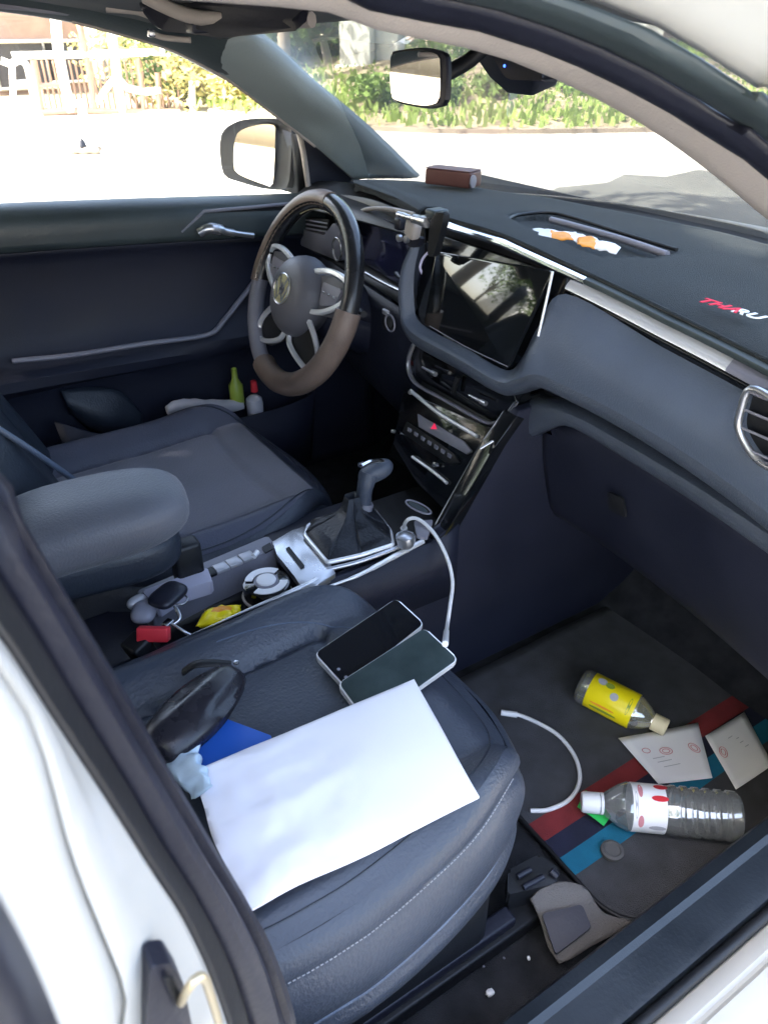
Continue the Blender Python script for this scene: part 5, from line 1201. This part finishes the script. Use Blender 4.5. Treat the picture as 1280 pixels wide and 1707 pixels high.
# ================================================================== OUTSIDE
bm = bmesh.new(); bmesh.ops.create_grid(bm, x_segments=60, y_segments=60, size=260); 
for v in bm.verts: v.co.z += .03 * noise.noise(v.co * .05) - .02
tag(finish('ground', bm, 'earth'), kind='structure')
def sheet(name, pts, z, m):
    bm = bmesh.new(); bm.faces.new([bm.verts.new(V((x, y, z))) for x, y in pts]); bmesh.ops.triangulate(bm, faces=bm.faces[:])
    o = finish(name, bm, m); return tag(o, kind='structure')
sheet('road', [(-14.9, -40), (-14.9, 1.0), (-13.9, 5.4), (-9.3, 6.3), (-7.2, 9.5), (-5.0, 13.5), (4, 30), (40, 30), (40, -40)], .03, 'concrete')
a_, b_, c_, d_ = [P(*q, z=0).xy for q in ((905, 335), (1010, 295), (1160, 285), (1290, 320))]
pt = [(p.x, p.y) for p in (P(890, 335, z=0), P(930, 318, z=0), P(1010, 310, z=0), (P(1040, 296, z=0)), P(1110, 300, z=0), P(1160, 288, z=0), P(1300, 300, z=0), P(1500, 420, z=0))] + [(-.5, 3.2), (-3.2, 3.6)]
sheet('road_shade', pt, .036, 'shaded_road')  # dark sheet standing in for tree shade on the road
# grass strip beyond the kerb
k0, k1, k2 = P(560, 218, z=0), P(860, 214, z=0), P(1150, 210, z=0)
kerb_line = [V((-13.3, 4.9, 0)), V((-9.3, 6.2, 0)), V((-7.2, 9.4, 0)), V((-5.0, 13.4, 0)), V((-1, 23, 0))]
loft('kerb', [shift(kerb_line, 0, 0, .0), shift(kerb_line, 0, 0, .09), shift(kerb_line, -.12, .09, .10), shift(kerb_line, -.2, .14, .0)], 'kerb', None, n=30, solid=0)
tag(bpy.data.objects['kerb'], kind='structure')
loft('verge', [shift(kerb_line, -.13, .1, .09), shift(kerb_line, -1.5, 1.0, .34), shift(kerb_line, -5, 3.3, .85), shift(kerb_line, -30, 20, 1.0)], 'earth', None, n=30, cross=3)
tag(bpy.data.objects['verge'], kind='structure')
def tufts(name, pts, n, m, h, w_=.05, spread=None, zf=None):
    bm = bmesh.new()
    for i in range(n):
        x, y, z = pts(random.random(), random.random()); a = random.random() * 6.28; hh = h * random.uniform(.5, 1.3); ww = w_ * random.uniform(.6, 1.5)
        dx, dy = math.cos(a) * ww, math.sin(a) * ww; lx, ly = random.uniform(-.4, .4) * hh, random.uniform(-.4, .4) * hh
        v = [bm.verts.new(V(p)) for p in ((x - dx, y - dy, z), (x + dx, y + dy, z), (x + dx * .6 + lx, y + dy * .6 + ly, z + hh), (x - dx * .5 + lx, y - dy * .5 + ly, z + hh * .9))]
        bm.faces.new(v)
    return finish(name, bm, m, ang=10)
KL = crom(kerb_line, 60)
def gp_(u, v):
    k = KL[min(59, int(u * 60))]; d = .15 + v * 6; return (k.x - d * .85 + random.uniform(-.3, .3), k.y + d * .55 + random.uniform(-.3, .3), .08 + d * .145)
tag(tufts('grass', gp_, 16000, 'grass', .13, .035), kind='stuff', label='bright green grass and weeds growing behind the kerb', cat='grass')
# trees
def leafball(bm, c, rad, n, size, squash=.8, seed=0):
    for i in range(n):
        while True:
            d = V((random.uniform(-1, 1), random.uniform(-1, 1), random.uniform(-1, 1)))
            if .1 < d.length < 1: break
        d = d.normalized() * (d.length ** .5); p = c + V((d.x * rad, d.y * rad, d.z * rad * squash))
        if noise.noise(p * (1.3 / rad) + V((seed, 0, 0))) < -.18: continue
        a = V((random.uniform(-1, 1), random.uniform(-1, 1), random.uniform(-.6, .6))).normalized() * size * random.uniform(.6, 1.4)
        b = a.cross(V((random.uniform(-1, 1), random.uniform(-1, 1), random.uniform(-1, 1))).normalized()) * .6
        bm.faces.new([bm.verts.new(p + q) for q in (-a, -b, a, b)])
def tree(label, loc, h, tr, crown, n, size, m, group='trees behind the kerb', lean=0, trunk_only=False, base=.1, name='tree'):
    x, y = loc; t = T_(name, label, 'tree', (x, y, base), group); bm = bmesh.new()
    top = V((x + lean, y, base + h * .72)); pts = [V((x, y, base - .1)), V((x + lean * .3, y + .05, base + h * .3)), top]
    tube_bm(bm, pts, tr, seg=10, n=14, rads=[tr * (1.25 - .75 * i / 13) for i in range(14)])
    clumps = []
    for k in range(6):
        a = k * 1.05 + random.random(); r = crown * random.uniform(.35, .7); e = V((x + lean + r * math.cos(a), y + r * math.sin(a), base + h * random.uniform(.55, .95)))
        s_ = pts[1].lerp(top, random.uniform(.3, 1)); tube_bm(bm, [s_, s_.lerp(e, .5) + V((0, 0, .1)), e], tr * .35, seg=6, n=6, rads=[tr * (.42 - .06 * i) for i in range(6)]); clumps.append(e)
    finish('trunk', bm, 'bark', t, ang=60)
    bm = bmesh.new(); clumps.append(top + V((0, 0, crown * .3)))
    for k, c in enumerate(clumps): leafball(bm, c, crown * random.uniform(.42, .62), n // len(clumps), size, seed=k * 3.1 + x)
    finish('crown', bm, m, t, ang=5)
    return t
def bush(label, loc, r, n, size, m, group, hgt=.8, base=.1):
    x, y = loc; t = T_('bush', label, 'bush', (x, y, base), group); bm = bmesh.new()
    for k in range(6): a = k * 1.05; tube_bm(bm, [V((x, y, base - .05)), V((x + r * .5 * math.cos(a), y + r * .5 * math.sin(a), base + r * hgt))], .02, seg=5, n=4, rads=[.02, .016, .012, .008])
    finish('stem', bm, 'bark', t); bm = bmesh.new()
    for k in range(5): a = k * 1.3; leafball(bm, V((x + r * .45 * math.cos(a), y + r * .45 * math.sin(a), base + r * hgt * random.uniform(.6, 1.1))), r * .62, n // 5, size, seed=k + y)
    finish('foliage', bm, m, t, ang=5)
def along(px, dist): # a bearing towards a column of the photo's horizon
    p = P(px, 60, z=1.2); d = (p - V(CP)); d.z = 0; d.normalize(); return (CP[0] + d.x * dist, CP[1] + d.y * dist)
for i, (px, ds, h, tr, cr, n, m, lb) in enumerate((
    (470, 15.5, 5.5, .10, 2.3, 2600, 'leaf', 'bright green leafy tree just right of the far windshield pillar'),
    (565, 19, 7, .16, 2.4, 2400, 'leaf', 'green tree standing behind the pale grey column, left of the cabin mirror'),
    (905, 15.5, 7, .17, 2.3, 2400, 'leaf_dark', 'tree with dark grey trunk right below the dash camera'),
    (880, 18, 7, .14, 2.3, 1800, 'leaf', 'slim tree half hidden behind the dash camera'),
    (1010, 19, 6.5, .15, 2.6, 2400, 'leaf_dark', 'dark leafy tree at the right end of the grass bank'),
    (1120, 21, 6.5, .2, 2.8, 1600, 'leaf', 'tree beyond the pillar trim at the right side of the road'),
    (780, 22, 8, .2, 3.2, 2400, 'leaf_dark', 'tall dark tree behind the cabin mirror'),
    (395, 17.5, 4.2, .09, 1.9, 2200, 'leaf_yellow', 'yellowish small tree left of the far windshield pillar'),
    (690, 24, 8, .22, 3.2, 2400, 'leaf', 'broad tree far behind the grass, between column and mirror'))):
    tree(lb, along(px, ds), h, tr, cr, n, .11, m, base=.35)
for i, (px, ds, r, m, lb) in enumerate((
    (345, 15.8, .9, 'leaf_yellow', 'yellow green bush at the right end of the far fence'),
    (300, 16.2, 1.0, 'leaf_yellow', 'dry yellow bush beside the brown shrub at the fence'),
    (262, 16.4, .9, 'leaf_dark', 'dark shrub growing through the fence, left of the dry bush'),
    (215, 17.0, 1.1, 'leaf_yellow', 'pale shrub behind the forked white fence post'),
    (415, 15.2, .7, 'leaf_yellow', 'low bush at the foot of the far windshield pillar'))):
    bush(lb, along(px, ds), r, 1100, .07, m, 'bushes along the far fence', base=.0)
for i, (px, ds, r, m, lb) in enumerate((
    (620, 13.5, .38, 'leaf', 'low green bush left of the cabin mirror, on the grass bank'),
    (740, 13.6, .36, 'leaf', 'low green bush just under the cabin mirror, on the grass bank'),
    (830, 14.0, .36, 'leaf', 'low green bush under the dash camera on the grass bank'),
    (960, 14.6, .42, 'leaf', 'bush at the right part of the grass bank, beside the trim'),
    (1040, 15.5, .5, 'leaf_yellow', 'yellowish bush at the far right of the grass bank'))):
    bush(lb, along(px, ds), r, 700, .06, m, 'low bushes on the grass bank', base=.3, hgt=.6)
for i, (px, ds, r, m, lb) in enumerate((
    (440, 17.5, 1.25, 'leaf', 'tall bright shrub touching the far windshield pillar'),
    (500, 18.0, 1.35, 'leaf', 'tall leafy shrub left of the pale columns'),
    (556, 18.6, 1.3, 'leaf_yellow', 'pale tall shrub right before the wider column'),
    (930, 19.5, 1.1, 'leaf_yellow', 'brownish tall shrub behind the tree trunks on the right'))):
    bush(lb, along(px, ds), r, 2200, .09, m, 'tall shrubs behind the grass', base=.5, hgt=1.0)
# gate fence seen through the driver's window
fx = T_('yard_fence', 'white and rust brown metal yard fence with gates, seen through the driver window', 'fence', P(150, 190, z=0))
fd = 15.6
def fp(px, py, dist=fd):
    l = (px - 640) / FX; u = (853.5 - py) / FX; f = math.cos(TH) + u * math.sin(TH); v = -math.sin(TH) + u * math.cos(TH)
    d = V((f * _h[0] + l * _r[0], f * _h[1] + l * _r[1], v)); t = dist / d.xy.length; return V(CP) + d * t
for (pts, r, m) in (
    ([(20, 92), (150, 90), (275, 86)], .055, 'fence_white'), ([(92, 20), (98, 90), (108, 140), (118, 186)], .085, 'fence_white'),
    ([(55, 98), (62, 140), (70, 188)], .05, 'fence_brown'), ([(130, 30), (143, 85), (152, 140), (158, 182)], .05, 'fence_brown'),
    ([(186, 55), (192, 100), (198, 150), (205, 190)], .08, 'fence_white'), ([(192, 128), (175, 150), (162, 170)], .05, 'fence_white'), ([(196, 128), (212, 146), (240, 152), (268, 150)], .06, 'fence_white'),
    ([(62, 142), (108, 139)], .035, 'fence_brown'), ([(70, 186), (140, 184), (205, 187), (300, 186)], .06, 'fence_brown'), ([(230, 96), (236, 140), (240, 186)], .04, 'fence_brown'), ([(262, 120), (266, 186)], .045, 'fence_brown'), ([(320, 130), (322, 186)], .06, 'fence_white')):
    q = [fp(*p) for p in pts]
    if pts[-1][1] > 180 and len(pts) > 2 or pts[-1][1] > 184:
        for p in q: p.z = max(p.z, .0)
    tube('fence_bar', q, r, m, fx, smooth=False, seg=8)
bm = bmesh.new()
for k in range(26):
    a = fp(60 + 9.2 * k, 100, fd + .15); b = V((a.x, a.y, .05)); tube_bm(bm, [b, a], .018, seg=5, smooth=False)
finish('fence_pickets', bm, 'fence_brown', fx)
lw = T_('white_rack', 'white arched metal rack at the left edge, beyond the driver window', 'rack', fp(35, 190, 14.6))
for pts, r in (([(20, 105), (32, 100), (44, 108), (52, 140), (60, 190)], .05), ([(2, 100), (12, 104), (20, 108)], .05), ([(20, 138), (58, 136)], .04), ([(24, 166), (62, 166)], .04), ([(20, 105), (22, 150), (24, 190)], .045)):
    tube('rack_bar', [fp(*p, 14.6) for p in pts], r, 'fence_white', lw, seg=8)
sg = T_('white_bollard', 'small white bollard standing before the brown gate post', 'bollard', fp(139, 190, 14.4))
bb = fp(139, 192, 14.4); lathe('bollard_post', [(0, .0), (0, .09), (.05, .07), (.20, .06), (.26, .075), (.31, .05), (.33, 0)], V((bb.x, bb.y, .03)), (0, 0, 1), 'fence_white', sg, seg=16)
# things behind the fence: brick house, plastered wall
def house(label, px0, px1, dist, h, m, wins, base=-.1, roof=True):
    a, b = fp(px0, 100, dist), fp(px1, 100, dist + .5); a.z = b.z = base; d = (b - a); nn = V((-d.y, d.x, 0)).normalized(); 
    if nn.dot(V(CP) - a) > 0: nn = -nn
    t = T_('brick_house' if m == 'brick' else 'garden_wall', label, 'house' if m == 'brick' else 'wall', (a + b) / 2)
    prism('wall', [a, b, b + V((0, 0, h)), a + V((0, 0, h))], nn * (5 if m == 'brick' else .25), m, t, bev=.01)
    for u, z0, ww, hh in wins:
        c = a.lerp(b, u) - nn * .03; e = d.normalized() * ww / 2
        f = prism('window', [c - e + V((0, 0, z0)), c + e + V((0, 0, z0)), c + e + V((0, 0, z0 + hh)), c - e + V((0, 0, z0 + hh))], nn * .06, 'dark_window', t, bev=0)
        tube('window_frame', [c - e - nn * .01 + V((0, 0, z0)), c + e - nn * .01 + V((0, 0, z0)), c + e - nn * .01 + V((0, 0, z0 + hh)), c - e - nn * .01 + V((0, 0, z0 + hh))], .05, 'fence_white', t, closed=True, smooth=False, seg=6)
    if roof:
        prism('roof', [a - d * .02 + V((0, 0, h + .002)) - nn * .4, b + d * .02 + V((0, 0, h + .002)) - nn * .4, b + d * .02 + V((0, 0, h + .25)) - nn * .4, a - d * .02 + V((0, 0, h + .25)) - nn * .4], nn * 5.8, 'fence_brown', t, bev=.02)
    return t
house('reddish brick house with pale window frames behind the far fence', -150, 150, 21, 5.0, 'brick', [(.62, .2, 1.3, .9), (.86, .3, .9, .8), (.66, 1.9, 1.1, 1.0), (.90, 1.9, .9, 1.0), (.3, 1.2, 1.2, 1.2)])
house('brown plastered house behind the dry bushes', 170, 440, 23, 3.6, 'plaster', [(.3, .4, 1.2, 1.0), (.7, .4, 1.0, 1.0)])
# pale grey columns standing behind the verge
for i, (px, w_, lb) in enumerate(((600, .30, 'pale grey concrete column left of the cabin mirror, the wider one'), (650, .22, 'pale grey concrete column beside the mirror, the narrower one'))):
    x, y = along(px, 16.5); o = T_('concrete_column', lb, 'column', (x, y, .3), 'grey columns behind the grass')
    bm = bmesh.new(); box_bm(bm, (x, y, 2.9), (w_ * 2, w_ * 2, 5.4), Matrix.Rotation(R(40), 3, 'Z'), .03); finish('column_shaft', bm, 'greywall', o)
    bm = bmesh.new(); box_bm(bm, (x, y, .45), (w_ * 2.5, w_ * 2.5, .5), Matrix.Rotation(R(40), 3, 'Z'), .03); finish('column_base', bm, 'greywall', o)
house_w = house('long grey garden wall behind the grass and trees', 540, 1250, 26, 2.6, 'greywall', [], roof=False)
# small thing lying on the road
sr = P(140, 256, z=.03); o = T_('litter_bag', 'small dark rag lying on the bright road outside the driver window', 'rag', sr)
blob('rag', sr + V((0, 0, .04)), .20, .09, .05, 'kerb', o, rotz=R(55), nu=24, nv=12, fn=lambda q: q * (1 + .5 * noise.noise(q * 14)))
blob('rag_tip', sr + V((0, 0, .10)), .04, .04, .07, 'rubber', o, nu=16, nv=8, fn=lambda q: q * (1 + .4 * noise.noise(q * 20)))
# green surroundings on the other sides: what the mirrors and the glossy screen reflect
tree('large shade tree standing behind the parked car on the driver side', (-3.4, -6.8), 8.6, .26, 4.6, 15000, .15, 'leaf_dark', group='shade trees over the car', base=0, lean=.6)
tree('second shade tree behind the parked car, nearer the passenger side', (2.8, -6.2), 8.2, .22, 4.2, 11000, .15, 'leaf', group='shade trees over the car', base=0, lean=-.4)
tree('third shade tree standing left of the parked car, just outside the view', (-3.3, -1.7), 8.4, .2, 3.1, 12000, .14, 'leaf_dark', group='shade trees over the car', base=0, lean=.5)
ring_specs = [(-10, -8.5, 6.5, 3.0), (-13, -12, 7, 3.2), (-7, -13, 6.5, 3.0), (-2, -16, 7, 3.2), (4, -16, 7, 3.2), (-15.5, -6.5, 6.5, 3.0), (-5.5, -11, 5.5, 2.4)]
for i, (x, y, h, cr) in enumerate(ring_specs):
    if x > -13: tree(['broad green tree behind the car on the driver side, nearest', 'green tree behind the car, second row on the driver side', 'green tree far behind the car', 'green tree straight behind the car', 'green tree behind the car on the passenger side', 'tree at the left rear beside the road', 'small green tree at the left rear corner'][i], (x, y), h, .18, cr, 2200, .13, ['leaf', 'leaf_dark', 'leaf'][i % 3], group='trees behind the car', base=.0)
